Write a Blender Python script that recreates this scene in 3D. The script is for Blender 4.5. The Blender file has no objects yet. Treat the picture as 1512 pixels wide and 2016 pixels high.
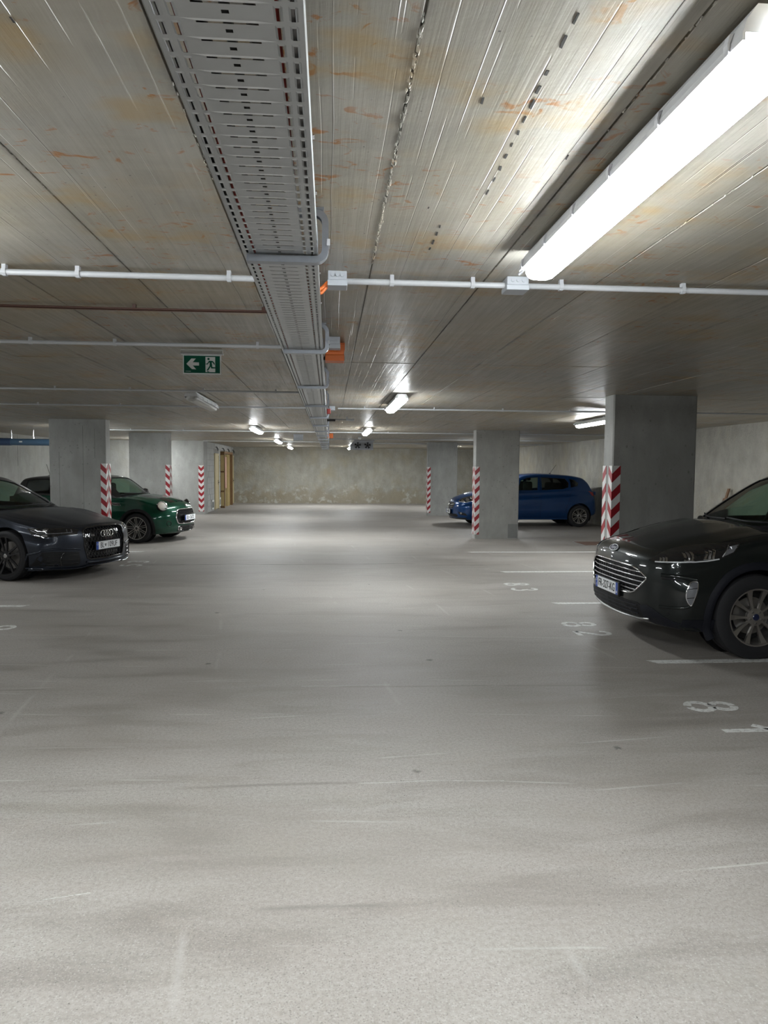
import bpy, bmesh, math, random
from mathutils import Vector, Matrix
from mathutils.bvhtree import BVHTree
random.seed(7)
PI = math.pi
SC = bpy.context.scene
COL = SC.collection

# ------------------------------------------------------------------ camera
CAM_H = 1.6
YAW, PITCH, ROLL, FPX = 0.0771, 0.0618, 0.0071, 1400.0
cd = bpy.data.cameras.new('camera'); cam = bpy.data.objects.new('camera', cd); COL.objects.link(cam)
cd.sensor_fit = 'VERTICAL'; cd.sensor_height = 36.0; cd.lens = 36.0 * FPX / 2016.0
cd.clip_start = 0.02; cd.clip_end = 200
fwd = Vector((math.sin(YAW) * math.cos(PITCH), math.cos(YAW) * math.cos(PITCH), -math.sin(PITCH)))
rgt = Vector((math.cos(YAW), -math.sin(YAW), 0)); up = rgt.cross(fwd)
r2 = rgt * math.cos(ROLL) + up * math.sin(ROLL); u2 = up * math.cos(ROLL) - rgt * math.sin(ROLL)
m3 = Matrix((r2, u2, -fwd)).transposed()
cam.matrix_world = Matrix.Translation((0, 0, CAM_H)) @ m3.to_4x4()
SC.camera = cam
# ------------------------------------------------------------------ world and exposure
wd = bpy.data.worlds.new('world'); SC.world = wd; wd.use_nodes = True
wd.node_tree.nodes['Background'].inputs[0].default_value = (0.5, 0.52, 0.5, 1)
wd.node_tree.nodes['Background'].inputs[1].default_value = 0.02
SC.view_settings.view_transform = 'Standard'; SC.view_settings.look = 'None'
SC.view_settings.gamma = 1.0; SC.view_settings.use_curve_mapping = False
SC.view_settings.exposure = 2.95
LAMP = 17.0           # emission of a lit lamp diffuser
SC.cycles.max_bounces = 10; SC.cycles.diffuse_bounces = 6; SC.cycles.glossy_bounces = 5
SC.cycles.transparent_max_bounces = 16; SC.cycles.transmission_bounces = 6
SC.cycles.use_denoising = True

H = 2.471             # ceiling height
XL, XR, YN, YF = -8.67, 7.72, -7.5, 31.9
COLT = 0.275

# ------------------------------------------------------------------ materials
MATS = {}
def newmat(name):
    m = bpy.data.materials.new(name); m.use_nodes = True
    nt = m.node_tree; b = nt.nodes['Principled BSDF']; MATS[name] = m
    return m, nt, b
def simple(name, col, rough=.5, metal=0., coat=0., emis=0., var=.0, scale=30., spec=.5, bump=0., coat_r=.04):
    m, nt, b = newmat(name)
    b.inputs['Base Color'].default_value = (*col, 1); b.inputs['Roughness'].default_value = rough
    b.inputs['Metallic'].default_value = metal; b.inputs['Coat Weight'].default_value = coat
    b.inputs['Coat Roughness'].default_value = coat_r
    b.inputs['Specular IOR Level'].default_value = spec
    if emis:
        b.inputs['Emission Color'].default_value = (*col, 1); b.inputs['Emission Strength'].default_value = emis
    if var or bump:
        n = nt.nodes.new('ShaderNodeTexNoise'); n.inputs['Scale'].default_value = scale; n.inputs['Detail'].default_value = 5
        tc = nt.nodes.new('ShaderNodeTexCoord'); nt.links.new(tc.outputs['Object'], n.inputs['Vector'])
        if var:
            mx = nt.nodes.new('ShaderNodeMix'); mx.data_type = 'RGBA'
            mx.inputs[6].default_value = tuple(c * (1 - var) for c in col) + (1,)
            mx.inputs[7].default_value = tuple(min(1, c * (1 + var)) for c in col) + (1,)
            nt.links.new(n.outputs['Fac'], mx.inputs[0]); nt.links.new(mx.outputs[2], b.inputs['Base Color'])
        if bump:
            bp = nt.nodes.new('ShaderNodeBump'); bp.inputs['Strength'].default_value = bump; bp.inputs['Distance'].default_value = .01
            nt.links.new(n.outputs['Fac'], bp.inputs['Height']); nt.links.new(bp.outputs[0], b.inputs['Normal'])
    return m
class NT:
    """small helper to wire node trees"""
    def __init__(s, nt): s.nt = nt
    def pos(s): return s.nt.nodes.new('ShaderNodeNewGeometry').outputs['Position']
    def obj(s): return s.nt.nodes.new('ShaderNodeTexCoord').outputs['Object']
    def rnd(s): return s.nt.nodes.new('ShaderNodeObjectInfo').outputs['Random']
    def map(s, v, sc=(1, 1, 1), loc=(0, 0, 0)):
        n = s.nt.nodes.new('ShaderNodeMapping'); s.nt.links.new(v, n.inputs[0])
        n.inputs['Scale'].default_value = sc; n.inputs['Location'].default_value = loc; return n.outputs[0]
    def noise(s, v, scale, detail=4, rough=.55, dist=0.):
        n = s.nt.nodes.new('ShaderNodeTexNoise'); s.nt.links.new(v, n.inputs['Vector'])
        n.inputs['Scale'].default_value = scale; n.inputs['Detail'].default_value = detail
        n.inputs['Roughness'].default_value = rough; n.inputs['Distortion'].default_value = dist
        return n.outputs['Fac']
    def voro(s, v, scale, feat='DISTANCE_TO_EDGE', dim='3D', rnd=1.):
        n = s.nt.nodes.new('ShaderNodeTexVoronoi'); n.voronoi_dimensions = dim; n.feature = feat
        if dim == '1D': s.nt.links.new(v, n.inputs['W'])
        else: s.nt.links.new(v, n.inputs['Vector'])
        n.inputs['Scale'].default_value = scale; n.inputs['Randomness'].default_value = rnd
        return n.outputs['Distance']
    def math(s, op, a, b=None, clamp=False):
        n = s.nt.nodes.new('ShaderNodeMath'); n.operation = op; n.use_clamp = clamp
        for i, v in enumerate((a, b)):
            if v is None: continue
            if isinstance(v, (int, float)): n.inputs[i].default_value = v
            else: s.nt.links.new(v, n.inputs[i])
        return n.outputs[0]
    def ramp(s, v, lo, hi, a=0., b=1.):
        n = s.nt.nodes.new('ShaderNodeMapRange'); s.nt.links.new(v, n.inputs[0])
        n.inputs[1].default_value = lo; n.inputs[2].default_value = hi; n.inputs[3].default_value = a; n.inputs[4].default_value = b
        return n.outputs[0]
    def sep(s, v):
        n = s.nt.nodes.new('ShaderNodeSeparateXYZ'); s.nt.links.new(v, n.inputs[0]); return n.outputs
    def mix(s, f, a, b, blend='MIX'):
        n = s.nt.nodes.new('ShaderNodeMix'); n.data_type = 'RGBA'; n.blend_type = blend
        for i, v in ((0, f), (6, a), (7, b)):
            if isinstance(v, (int, float)): n.inputs[i].default_value = v
            elif isinstance(v, tuple): n.inputs[i].default_value = (*v, 1)
            else: s.nt.links.new(v, n.inputs[i])
        return n.outputs[2]
    def bump(s, h, strength, dist=.01, normal=None):
        n = s.nt.nodes.new('ShaderNodeBump'); n.inputs['Strength'].default_value = strength; n.inputs['Distance'].default_value = dist
        s.nt.links.new(h, n.inputs['Height'])
        if normal is not None: s.nt.links.new(normal, n.inputs['Normal'])
        return n.outputs[0]
    def to(s, o, i): s.nt.links.new(o, i)

def concrete_ceiling():
    m, nt, b = newmat('cast_concrete_ceiling'); N = NT(nt); p = N.pos()
    big = N.noise(p, .9, 3); mid = N.noise(N.map(p, (5, 1.3, 1)), 1.4, 5)
    grain = N.noise(N.map(p, (60, 2.0, 1), (3, 1, 0)), 1.0, 4, .6)
    grain2 = N.noise(N.map(p, (190, 3.5, 1), (0, 7, 0)), 1.0, 3, .6)
    fine = N.noise(p, 40, 4)
    c = N.mix(N.ramp(mid, .3, .72), (.27, .255, .22), (.37, .352, .31))
    c = N.mix(N.ramp(big, .44, .68, 0, .7), c, (.33, .275, .175))                  # ochre bloom
    c = N.mix(N.ramp(N.noise(N.map(p, (1.6, 6, 1), (5, 2, 0)), 1.3, 4), .5, .74, 0, .6), c, (.385, .36, .31))
    c = N.mix(N.ramp(grain, .4, .7, 0, .16), c, (.2, .19, .16))
    # rust flecks from the reinforcement, short marks lying across the boards
    wob = N.noise(p, 9, 3)
    r1 = N.noise(N.map(p, (11, 17, 1), (1.7, 4.2, 0)), 1.0, 4, .6, 1.2)
    gate = N.noise(N.map(p, (1.5, 1.5, 1), (9, 3, 0)), 1.2, 2)
    rust = N.math('MULTIPLY', N.ramp(r1, .585, .66), N.ramp(gate, .45, .54))
    c = N.mix(N.math('MULTIPLY', rust, .95), c, (.30, .12, .022))
    soft = N.math('MULTIPLY', N.ramp(N.noise(N.map(p, (3.5, 5, 1), (4, 8, 0)), 1.0, 3), .52, .66), N.ramp(gate, .38, .52))
    c = N.mix(N.math('MULTIPLY', soft, .55), c, (.36, .235, .08))
    # board joints along the garage, broken by noise
    x = N.sep(p)[0]
    wx = N.math('ADD', x, N.math('MULTIPLY', N.noise(N.map(p, (1, .6, 1)), 1.0, 2), .03))
    j = N.voro(wx, 13.0, dim='1D')
    jm = N.math('MULTIPLY', N.ramp(j, 0, .028, 1, 0), N.ramp(N.noise(N.map(p, (9, 2.4, 1), (2, 0, 0)), 1.0, 3), .46, .58))
    j2 = N.voro(N.math('ADD', wx, 3.3), 6.0, dim='1D')
    jm2 = N.math('MULTIPLY', N.ramp(j2, 0, .012, 1, 0), N.ramp(N.noise(N.map(p, (5, .8, 1), (7, 0, 0)), 1.0, 2), .45, .55))
    c = N.mix(N.math('MULTIPLY', jm, .3), c, (.45, .43, .39))
    c = N.mix(N.math('MULTIPLY', jm2, .7), c, (.1, .095, .085))
    sx = N.math('ABSOLUTE', N.math('SUBTRACT', N.math('FRACT', N.math('ADD', N.math('DIVIDE', N.math('SUBTRACT', x, .18), .535), 20.5)), .5))
    sm = N.math('MULTIPLY', N.ramp(N.math('ADD', sx, N.math('MULTIPLY', N.math('SUBTRACT', N.noise(N.map(p, (14, 14, 1)), 1., 4), .5), .09)), .0, .034, 1, 0), N.ramp(N.noise(N.map(p, (1.4, 1.1, 1), (6, 1, 0)), 1.3, 4), .40, .62))
    c = N.mix(N.math('MULTIPLY', sm, .75), c, (.125, .12, .11))
    holes = N.ramp(N.voro(p, 26, 'F1'), .055, .10, 1, 0)
    holes = N.math('MULTIPLY', holes, N.ramp(N.noise(p, 3, 2), .56, .6))
    c = N.mix(holes, c, (.09, .085, .08))
    v = N.ramp(N.rnd(), 0, 1, .93, 1.06)
    cm = nt.nodes.new('ShaderNodeVectorMath'); cm.operation = 'SCALE'; N.to(c, cm.inputs[0]); N.to(v, cm.inputs['Scale'])
    N.to(cm.outputs[0], b.inputs['Base Color'])
    N.to(N.ramp(grain, .3, .7, .30, .5), b.inputs['Roughness'])
    h = N.math('ADD', N.math('MULTIPLY', grain, .22), N.math('MULTIPLY', grain2, .2))
    h = N.math('ADD', h, N.math('MULTIPLY', fine, .18))
    h = N.math('SUBTRACT', h, N.math('MULTIPLY', jm, .8)); h = N.math('ADD', h, N.math('MULTIPLY', jm2, 1.2))
    N.to(N.bump(h, .5, .006), b.inputs['Normal'])
    return m
def concrete_floor():
    m, nt, b = newmat('floated_concrete_floor'); N = NT(nt); p = N.pos()
    big = N.noise(p, .35, 4, .6, .4); st = N.noise(N.map(p, (.7, 3.2, 1)), 1.1, 6, .62, .6); mid = N.noise(p, 2.3, 6, .6)
    fine = N.noise(p, 55, 5, .65); sp = N.noise(p, 150, 3, .6)
    c = N.mix(N.ramp(big, .3, .7), (.225, .204, .181), (.31, .284, .258))
    c = N.mix(N.ramp(st, .3, .75, 0, .72), c, (.35, .327, .305))
    c = N.mix(N.ramp(st, .50, .3, 0, .55), c, (.165, .15, .13))
    c = N.mix(N.ramp(mid, .55, .78, 0, .5), c, (.30, .265, .23))
    c = N.mix(N.ramp(fine, .32, .62, .42, 0), c, (.12, .110, .101))
    near = N.ramp(N.noise(p, .8, 3), .35, .62)
    pit = N.math('MULTIPLY', N.ramp(sp, .42, .33), N.ramp(near, 0, 1, .35, 1.))
    c = N.mix(N.math('MULTIPLY', pit, .85), c, (.07, .064, .057))
    p2 = N.math('MULTIPLY', N.ramp(N.noise(p, 85, 2, .5), .34, .27), N.ramp(N.noise(p, 1.7, 3), .45, .6))
    c = N.mix(N.math('MULTIPLY', p2, .85), c, (.06, .055, .05))
    c = N.mix(N.math('MULTIPLY', N.ramp(sp, .58, .68), .45), c, (.48, .47, .44))
    # long trowel and tyre scratches, mostly across the lane
    def scratch(ang, seed, scale, w, amt, col):
        nonlocal c
        mp = nt.nodes.new('ShaderNodeMapping'); N.to(p, mp.inputs[0]); mp.inputs['Rotation'].default_value = (0, 0, ang); mp.inputs['Location'].default_value = (seed, seed * 2, 0)
        o = mp.outputs[0]; y = N.sep(o)[1]
        yw = N.math('ADD', y, N.math('MULTIPLY', N.noise(N.map(o, (.25, .25, 1)), 1., 2), .35))
        d = N.voro(yw, scale, dim='1D')
        msk = N.math('MULTIPLY', N.ramp(d, 0, w, 1, 0), N.ramp(N.noise(N.map(o, (1.1, scale * 1.2, 1), (seed, 0, 0)), 1., 3), .54, .62))
        c = N.mix(N.math('MULTIPLY', msk, amt), c, col)
    scratch(.06, 3.1, 2.3, .02, .55, (.46, .45, .42))
    scratch(-.1, 8.3, 1.3, .012, .5, (.5, .49, .46))
    scratch(1.45, 5.7, .8, .02, .35, (.4, .38, .36))
    scratch(.02, 1.7, .55, .012, .55, (.12, .11, .1))
    stain = N.ramp(N.noise(N.map(p, (.8, 1.5, 1), (3, 6, 0)), .9, 5, .65), .66, .76)
    c = N.mix(N.math('MULTIPLY', stain, .5), c, (.125, .115, .102))
    pat = N.noise(N.map(p, (.45, .9, 1), (1, 9, 0)), 1.0, 5, .6, .5)
    c = N.mix(N.ramp(pat, .45, .66, 0, .38), c, (.19, .168, .145))
    spots = N.ramp(N.voro(p, 1.6, 'F1'), .03, .06, 1, 0)
    spots = N.math('MULTIPLY', spots, N.ramp(N.noise(p, 24, 2), .42, .52))
    c = N.mix(N.math('MULTIPLY', spots, .8), c, (.07, .065, .06))
    N.to(c, b.inputs['Base Color'])
    N.to(N.ramp(st, .3, .75, .5, .72), b.inputs['Roughness'])
    b.inputs['Specular IOR Level'].default_value = .3
    h = N.math('ADD', N.math('MULTIPLY', fine, .5), N.math('MULTIPLY', sp, .35))
    h = N.math('SUBTRACT', h, N.math('MULTIPLY', pit, .5))
    N.to(N.bump(h, .35, .004), b.inputs['Normal'])
    return m
def concrete_wall(name, a, bcol, rough_bump, stain=(.3, .25, .15), stain_amt=.5, dark_low=0.):
    m, nt, b = newmat(name); N = NT(nt); p = N.pos()
    n1 = N.noise(p, 1.1, 5, .6); n2 = N.noise(N.map(p, (2.5, 2.5, 1.6)), 1.3, 6, .65); n3 = N.noise(p, 22, 5, .65)
    c = N.mix(N.ramp(n2, .3, .72), a, bcol)
    c = N.mix(N.ramp(n1, .48, .7, 0, stain_amt), c, stain)
    drip = N.noise(N.map(p, (9, 9, .7), (2, 2, 0)), 1., 4)
    c = N.mix(N.ramp(drip, .55, .75, 0, .2), c, tuple(k * .6 for k in a))
    c = N.mix(N.ramp(n3, .38, .25, 0, .6), c, tuple(k * .4 for k in a))
    if dark_low:
        z = N.sep(p)[2]; zz = N.math('ADD', z, N.math('MULTIPLY', N.noise(p, 2.2, 5), -1.1))
        c = N.mix(N.ramp(zz, .1, -.15, 0, dark_low), c, (.24, .20, .135))
        ef = N.math('MULTIPLY', N.ramp(N.noise(p, 5, 5), .55, .68), N.ramp(zz, .35, .0, 0, 1))
        c = N.mix(N.math('MULTIPLY', ef, .55), c, (.5, .49, .45))
    N.to(c, b.inputs['Base Color']); b.inputs['Roughness'].default_value = .85
    h = N.math('ADD', n3, N.math('MULTIPLY', N.noise(p, 7, 4), 1.2))
    N.to(N.bump(h, rough_bump, .03), b.inputs['Normal'])
    return m
def concrete_column():
    m, nt, b = newmat('smooth_column_concrete'); N = NT(nt); p = N.pos()
    n1 = N.noise(N.map(p, (3.5, 3.5, 1.5)), 1.2, 6, .65); n2 = N.noise(p, 1.5, 4)
    c = N.mix(N.ramp(n1, .3, .7), (.24, .238, .225), (.33, .328, .31))
    c = N.mix(N.ramp(n2, .45, .7, 0, .5), c, (.20, .197, .185))
    bug = N.ramp(N.voro(N.map(p, (1, 1, .75)), 13, 'F1'), .10, .19, 1, 0)
    bug = N.math('MULTIPLY', bug, N.ramp(N.noise(p, 2.6, 3), .46, .56))
    c = N.mix(N.math('MULTIPLY', bug, .6), c, (.13, .13, .12))
    sm = N.math('MULTIPLY', N.ramp(N.voro(p, 40, 'F1'), .1, .2, 1, 0), N.ramp(N.noise(p, 6, 2), .5, .56))
    c = N.mix(N.math('MULTIPLY', sm, .6), c, (.11, .11, .1))
    N.to(c, b.inputs['Base Color']); b.inputs['Roughness'].default_value = .75
    h = N.math('SUBTRACT', N.noise(p, 30, 4), N.math('MULTIPLY', bug, .6))
    N.to(N.bump(h, .3, .006), b.inputs['Normal'])
    return m
def tape_mat():
    m, nt, b = newmat('red_white_hazard_tape'); N = NT(nt); o = N.obj(); s = N.sep(o)
    d = N.math('ADD', N.math('ABSOLUTE', s[0]), N.math('ABSOLUTE', s[1]))
    f = N.math('FRACT', N.math('DIVIDE', N.math('ADD', N.math('SUBTRACT', s[2], d), 10.0), .212))
    red = N.math('GREATER_THAN', f, .5)
    sc = N.ramp(N.noise(o, 14, 5), .62, .75, 0, .35)
    c = N.mix(red, (.6, .59, .58), (.26, .008, .015)); c = N.mix(sc, c, (.4, .36, .35))
    N.to(c, b.inputs['Base Color']); b.inputs['Roughness'].default_value = .38
    return m
def worn_paint():
    m, nt, b = newmat('worn_white_paint'); N = NT(nt); p = N.pos()
    n = N.noise(p, 34, 5, .7); n2 = N.noise(p, 4, 3)
    f = N.math('MULTIPLY', N.ramp(n, .36, .5), N.ramp(n2, .25, .5, .55, 1))
    c = N.mix(f, (.26, .25, .23), (.55, .55, .53)); N.to(c, b.inputs['Base Color']); b.inputs['Roughness'].default_value = .6
    return m
concrete_ceiling(); concrete_floor(); concrete_column(); tape_mat(); worn_paint()
concrete_wall('rough_rear_wall', (.24, .23, .195), (.36, .345, .30), .8, (.30, .255, .165), .55, .6)
concrete_wall('rough_right_wall', (.25, .24, .21), (.37, .35, .31), .8, (.33, .28, .18), .5)
concrete_wall('smooth_left_wall', (.23, .225, .21), (.31, .305, .285), .25, (.27, .25, .2), .4)
concrete_wall('block_face', (.30, .30, .29), (.42, .42, .40), .35, (.33, .32, .29), .3)
simple('mortar', (.22, .215, .2), .9, var=.2)
simple('galvanised_steel', (.52, .54, .55), .38, .85, var=.10, scale=18)
simple('zinc_bracket', (.33, .35, .385), .34, .85, var=.1, scale=40)
simple('white_pvc', (.44, .45, .465), .4, var=.05, scale=20)
simple('grey_pvc', (.42, .43, .45), .42, var=.05)
simple('junction_grey', (.38, .40, .43), .45, var=.05)
simple('orange_plastic', (.68, .15, .02), .42, var=.08)
simple('red_cable', (.5, .04, .025), .45, var=.1); simple('black_cable', (.012, .012, .013), .5, var=.1)
simple('grey_cable', (.3, .3, .3), .5, var=.1); simple('brown_cable', (.085, .038, .027), .5, var=.1)
simple('orange_cable', (.72, .17, .03), .45, var=.08)
simple('lamp_housing', (.55, .56, .57), .45, var=.04)
simple('lamp_clip', (.62, .63, .66), .35)
simple('lamp_diffuser_lit', (.93, .98, 1.0), .3, emis=LAMP)
simple('lamp_diffuser_off', (.42, .42, .40), .3, var=.06, scale=60)
simple('sign_white', (.5, .52, .5), .5, var=.03); simple('sign_green', (.0, .06, .032), .6, var=.06, spec=.15)
simple('sign_text_grey', (.12, .12, .12), .5)
simple('blue_pipe', (.05, .095, .15), .35, var=.12); simple('blue_sleeve', (.03, .055, .11), .4, var=.12)
simple('screw_steel', (.7, .7, .72), .25, 1.)
simple('tan_door', (.43, .36, .21), .6, var=.12, scale=6); simple('dark_wood', (.16, .085, .03), .6, var=.25, scale=9)
simple('ochre_board', (.50, .38, .17), .6, var=.15, scale=5); simple('pink_foam', (.5, .3, .24), .7, var=.2)
simple('vent_white', (.7, .7, .68), .45); simple('vent_dark', (.05, .055, .05), .6)
simple('fan_grey', (.30, .31, .33), .5, .3, var=.08); simple('fan_black', (.012, .012, .013), .5)
simple('rusty_plate', (.15, .085, .06), .7, .2, var=.35, scale=14, bump=.4)
simple('stick_brown', (.16, .085, .045), .7, var=.3, scale=12); simple('gap_dark', (.035, .033, .03), .9, var=.2)
simple('patch_grey', (.17, .17, .165), .8, var=.15)
# car materials
def paint(name, col, flake=.35, rough=.38, coat=1., coat_r=.03):
    m, nt, b = newmat(name); N = NT(nt)
    n = N.noise(N.obj(), 900, 2)
    N.to(N.mix(N.ramp(n, .35, .7), tuple(k * .8 for k in col), tuple(k * (1.25) for k in col)), b.inputs['Base Color'])
    b.inputs['Metallic'].default_value = flake; b.inputs['Roughness'].default_value = rough
    b.inputs['Coat Weight'].default_value = coat; b.inputs['Coat Roughness'].default_value = coat_r
    b.inputs['Specular IOR Level'].default_value = .15
    return m
paint('paint_grey', (.012, .0155, .0155), .5, .36); paint('paint_slate', (.027, .032, .044), .6, .38, .5, .16)
paint('paint_green', (.0005, .042, .022), .35, .34); paint('paint_blue', (.0012, .036, .135), .4, .36)
simple('black_plastic', (.006, .006, .007), .55, bump=.05, scale=300, spec=.3); simple('gloss_black', (.006, .006, .007), .12, coat=.6)
simple('dark_navy_plastic', (.006, .007, .012), .5, spec=.35); simple('black_roof', (.006, .006, .0065), .3, coat=.5)
simple('chrome', (.82, .83, .85), .1, 1.); simple('satin_silver', (.4, .4, .4), .32, .9)
simple('tyre_rubber', (.009, .009, .011), .75, bump=.2, scale=160); simple('alloy', (.5, .48, .46), .3, .95); simple('alloy_dark', (.028, .028, .03), .35, .5)
simple('rim_black', (.02, .02, .021), .4, .3); simple('brake_steel', (.28, .27, .26), .4, .9)
simple('plate_white', (.72, .73, .74), .4); simple('plate_blue', (.015, .06, .32), .4); simple('plate_black', (.01, .01, .01), .5)
simple('badge_blue', (.004, .01, .045), .2, coat=1.); simple('lamp_reflector', (.7, .7, .7), .12, 1.); simple('lamp_dark', (.012, .012, .013), .12, coat=1.)
simple('led_white', (.75, .77, .8), .25, .2); simple('tail_red', (.22, .006, .008), .15, coat=1.); simple('drl_grey', (.17, .175, .19), .25, .3); simple('bright_trim', (.55, .56, .58), .3, .4); simple('alarm_red', (.2, .018, .014), .45)
simple('interior_dark', (.004, .004, .0045), .75, spec=.3); simple('seat_fabric', (.008, .008, .009), .85, var=.2); simple('dash_grey', (.06, .06, .06), .6)
def glassmat(name, tint, refl=.06, amt=.9):
    m, nt, b = newmat(name); nt.nodes.remove(b)
    out = nt.nodes['Material Output']
    t = nt.nodes.new('ShaderNodeBsdfTransparent'); t.inputs[0].default_value = (*tint, 1)
    g = nt.nodes.new('ShaderNodeBsdfGlossy'); g.inputs['Roughness'].default_value = .015; g.inputs[0].default_value = (.9, .9, .9, 1)
    fr = nt.nodes.new('ShaderNodeFresnel'); fr.inputs[0].default_value = 1.5
    ge = nt.nodes.new('ShaderNodeNewGeometry'); N = NT(nt); ff = N.math('MULTIPLY', fr.outputs[0], N.math('SUBTRACT', 1., ge.outputs['Backfacing']))
    mx = nt.nodes.new('ShaderNodeMixShader'); nt.links.new(ff, mx.inputs[0]); nt.links.new(t.outputs[0], mx.inputs[1]); nt.links.new(g.outputs[0], mx.inputs[2])
    nt.links.new(mx.outputs[0], out.inputs[0])
    return m
glassmat('clear_glass', (.68, .77, .72)); glassmat('dark_glass', (.5, .52, .52)); glassmat('lens_glass', (.92, .93, .94))

# ------------------------------------------------------------------ mesh helpers
class MB:
    def __init__(s): s.v = []; s.f = []
    def add(s, vs, fs):
        o = len(s.v); s.v += [tuple(v) for v in vs]; s.f += [tuple(i + o for i in f) for f in fs]; return s
    def box(s, x0, x1, y0, y1, z0, z1):
        return s.add([(x0, y0, z0), (x1, y0, z0), (x1, y1, z0), (x0, y1, z0), (x0, y0, z1), (x1, y0, z1), (x1, y1, z1), (x0, y1, z1)],
                     [(0, 3, 2, 1), (4, 5, 6, 7), (0, 1, 5, 4), (1, 2, 6, 5), (2, 3, 7, 6), (3, 0, 4, 7)])
    def prism(s, pts, fn, a, b):
        """closed 2D outline pts swept from a to b, fn(u, v, w) -> 3D"""
        n = len(pts)
        vs = [fn(u, v, a) for u, v in pts] + [fn(u, v, b) for u, v in pts]
        return s.add(vs, [tuple(range(n))[::-1], tuple(range(n, 2 * n))] + [(i, (i + 1) % n, n + (i + 1) % n, n + i) for i in range(n)])
    def tube(s, pts, r, n=8, cap=True, flat=None):
        pts = [Vector(p) for p in pts]; k = len(pts); rings = []
        ref = None
        for i, p in enumerate(pts):
            t = (pts[min(i + 1, k - 1)] - pts[max(i - 1, 0)]).normalized()
            if ref is None: ref = Vector((0, 0, 1)) if abs(t.z) < .9 else Vector((1, 0, 0))
            a = t.cross(ref)
            if a.length < 1e-4: a = t.cross(Vector((1, 0, 0)))
            a.normalize(); b = a.cross(t); ref = b
            rr = r[i] if isinstance(r, (list, tuple)) else r
            ra, rb = (rr, rr) if flat is None else (rr, rr * flat)
            rings.append([p + a * math.cos(2 * PI * j / n) * ra + b * math.sin(2 * PI * j / n) * rb for j in range(n)])
        vs = [v for R in rings for v in R]; fs = []
        for i in range(k - 1):
            for j in range(n):
                fs.append((i * n + j, i * n + (j + 1) % n, (i + 1) * n + (j + 1) % n, (i + 1) * n + j))
        if cap: fs += [tuple(range(n))[::-1], tuple(range((k - 1) * n, k * n))]
        return s.add(vs, fs)
    def loop(s, pts, r, n=6, flat=None):
        """closed tube"""
        pts = [Vector(p) for p in pts]; k = len(pts); vs = []; fs = []
        nrm = Vector((0, 0, 0)); c = sum(pts, Vector()) / k
        for i in range(k): nrm += (pts[i] - c).cross(pts[(i + 1) % k] - c)
        nrm.normalize()
        for i, p in enumerate(pts):
            t = (pts[(i + 1) % k] - pts[i - 1]).normalized(); a = t.cross(nrm).normalized(); b = a.cross(t)
            for j in range(n): vs.append(p + a * math.cos(2 * PI * j / n) * r + b * math.sin(2 * PI * j / n) * r * (flat or 1))
        for i in range(k):
            for j in range(n): fs.append((i * n + j, i * n + (j + 1) % n, ((i + 1) % k) * n + (j + 1) % n, ((i + 1) % k) * n + j))
        return s.add(vs, fs)
    def lathe(s, prof, n=32, axis='z', c=(0, 0, 0), closed=False):
        """prof: (radius, height) pairs; axis z or y"""
        vs = []; fs = []; k = len(prof)
        for r, h in prof:
            for j in range(n):
                a = 2 * PI * j / n; u, v = r * math.cos(a), r * math.sin(a)
                vs.append((c[0] + u, c[1] + v, c[2] + h) if axis == 'z' else ((c[0] + u, c[1] + h, c[2] + v) if axis == 'y' else (c[0] + h, c[1] + u, c[2] + v)))
        for i in range(k if closed else k - 1):
            i2 = (i + 1) % k
            for j in range(n): fs.append((i * n + j, i * n + (j + 1) % n, i2 * n + (j + 1) % n, i2 * n + j))
        if not closed:
            if prof[0][0] > 1e-6: fs.append(tuple(range(n))[::-1])
            if prof[-1][0] > 1e-6: fs.append(tuple(range((k - 1) * n, k * n)))
        return s.add(vs, fs)
    def mesh(s, name, mat=None, smooth=None):
        me = bpy.data.meshes.new(name); me.from_pydata(s.v, [], s.f); me.validate()
        bm = bmesh.new(); bm.from_mesh(me); bmesh.ops.recalc_face_normals(bm, faces=bm.faces); bm.to_mesh(me); bm.free()
        if mat: me.materials.append(MATS[mat])
        if smooth is not None: shade(me, smooth)
        return me
    def build(s, name, mat, parent=None, loc=None, smooth=None, rot=None):
        return obj(name, s.mesh(name, mat, smooth), parent, loc, rot)
def shade(me, ang=40):
    for p in me.polygons: p.use_smooth = True
    try: me.set_sharp_from_angle(angle=math.radians(ang))
    except Exception: pass
def obj(name, me, parent=None, loc=None, rot=None):
    o = bpy.data.objects.new(name, me); COL.objects.link(o)
    if parent is not None: o.parent = parent
    if loc is not None: o.location = loc
    if rot is not None: o.rotation_euler = rot
    return o
def tag(o, label=None, cat=None, group=None, kind=None):
    if label: o['label'] = label
    if cat: o['category'] = cat
    if group: o['group'] = group
    if kind: o['kind'] = kind
    return o
def empty(name, loc=(0, 0, 0), rot=(0, 0, 0)):
    o = bpy.data.objects.new(name, None); COL.objects.link(o); o.location = loc; o.rotation_euler = rot; o.empty_display_size = .1; return o
def text_mesh(s, size, depth=.001, xs=1., shear=0.):
    cu = bpy.data.curves.new('t', 'FONT'); cu.body = s; cu.size = size; cu.align_x = 'CENTER'; cu.align_y = 'CENTER'; cu.extrude = depth; cu.shear = shear; cu.resolution_u = 4
    o = bpy.data.objects.new('t', cu); COL.objects.link(o)
    dg = bpy.context.evaluated_depsgraph_get(); me = bpy.data.meshes.new_from_object(o.evaluated_get(dg))
    bpy.data.objects.remove(o); bpy.data.curves.remove(cu)
    me.transform(Matrix.Diagonal((xs, 1, 1, 1))); me.materials.clear()
    return me
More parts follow.
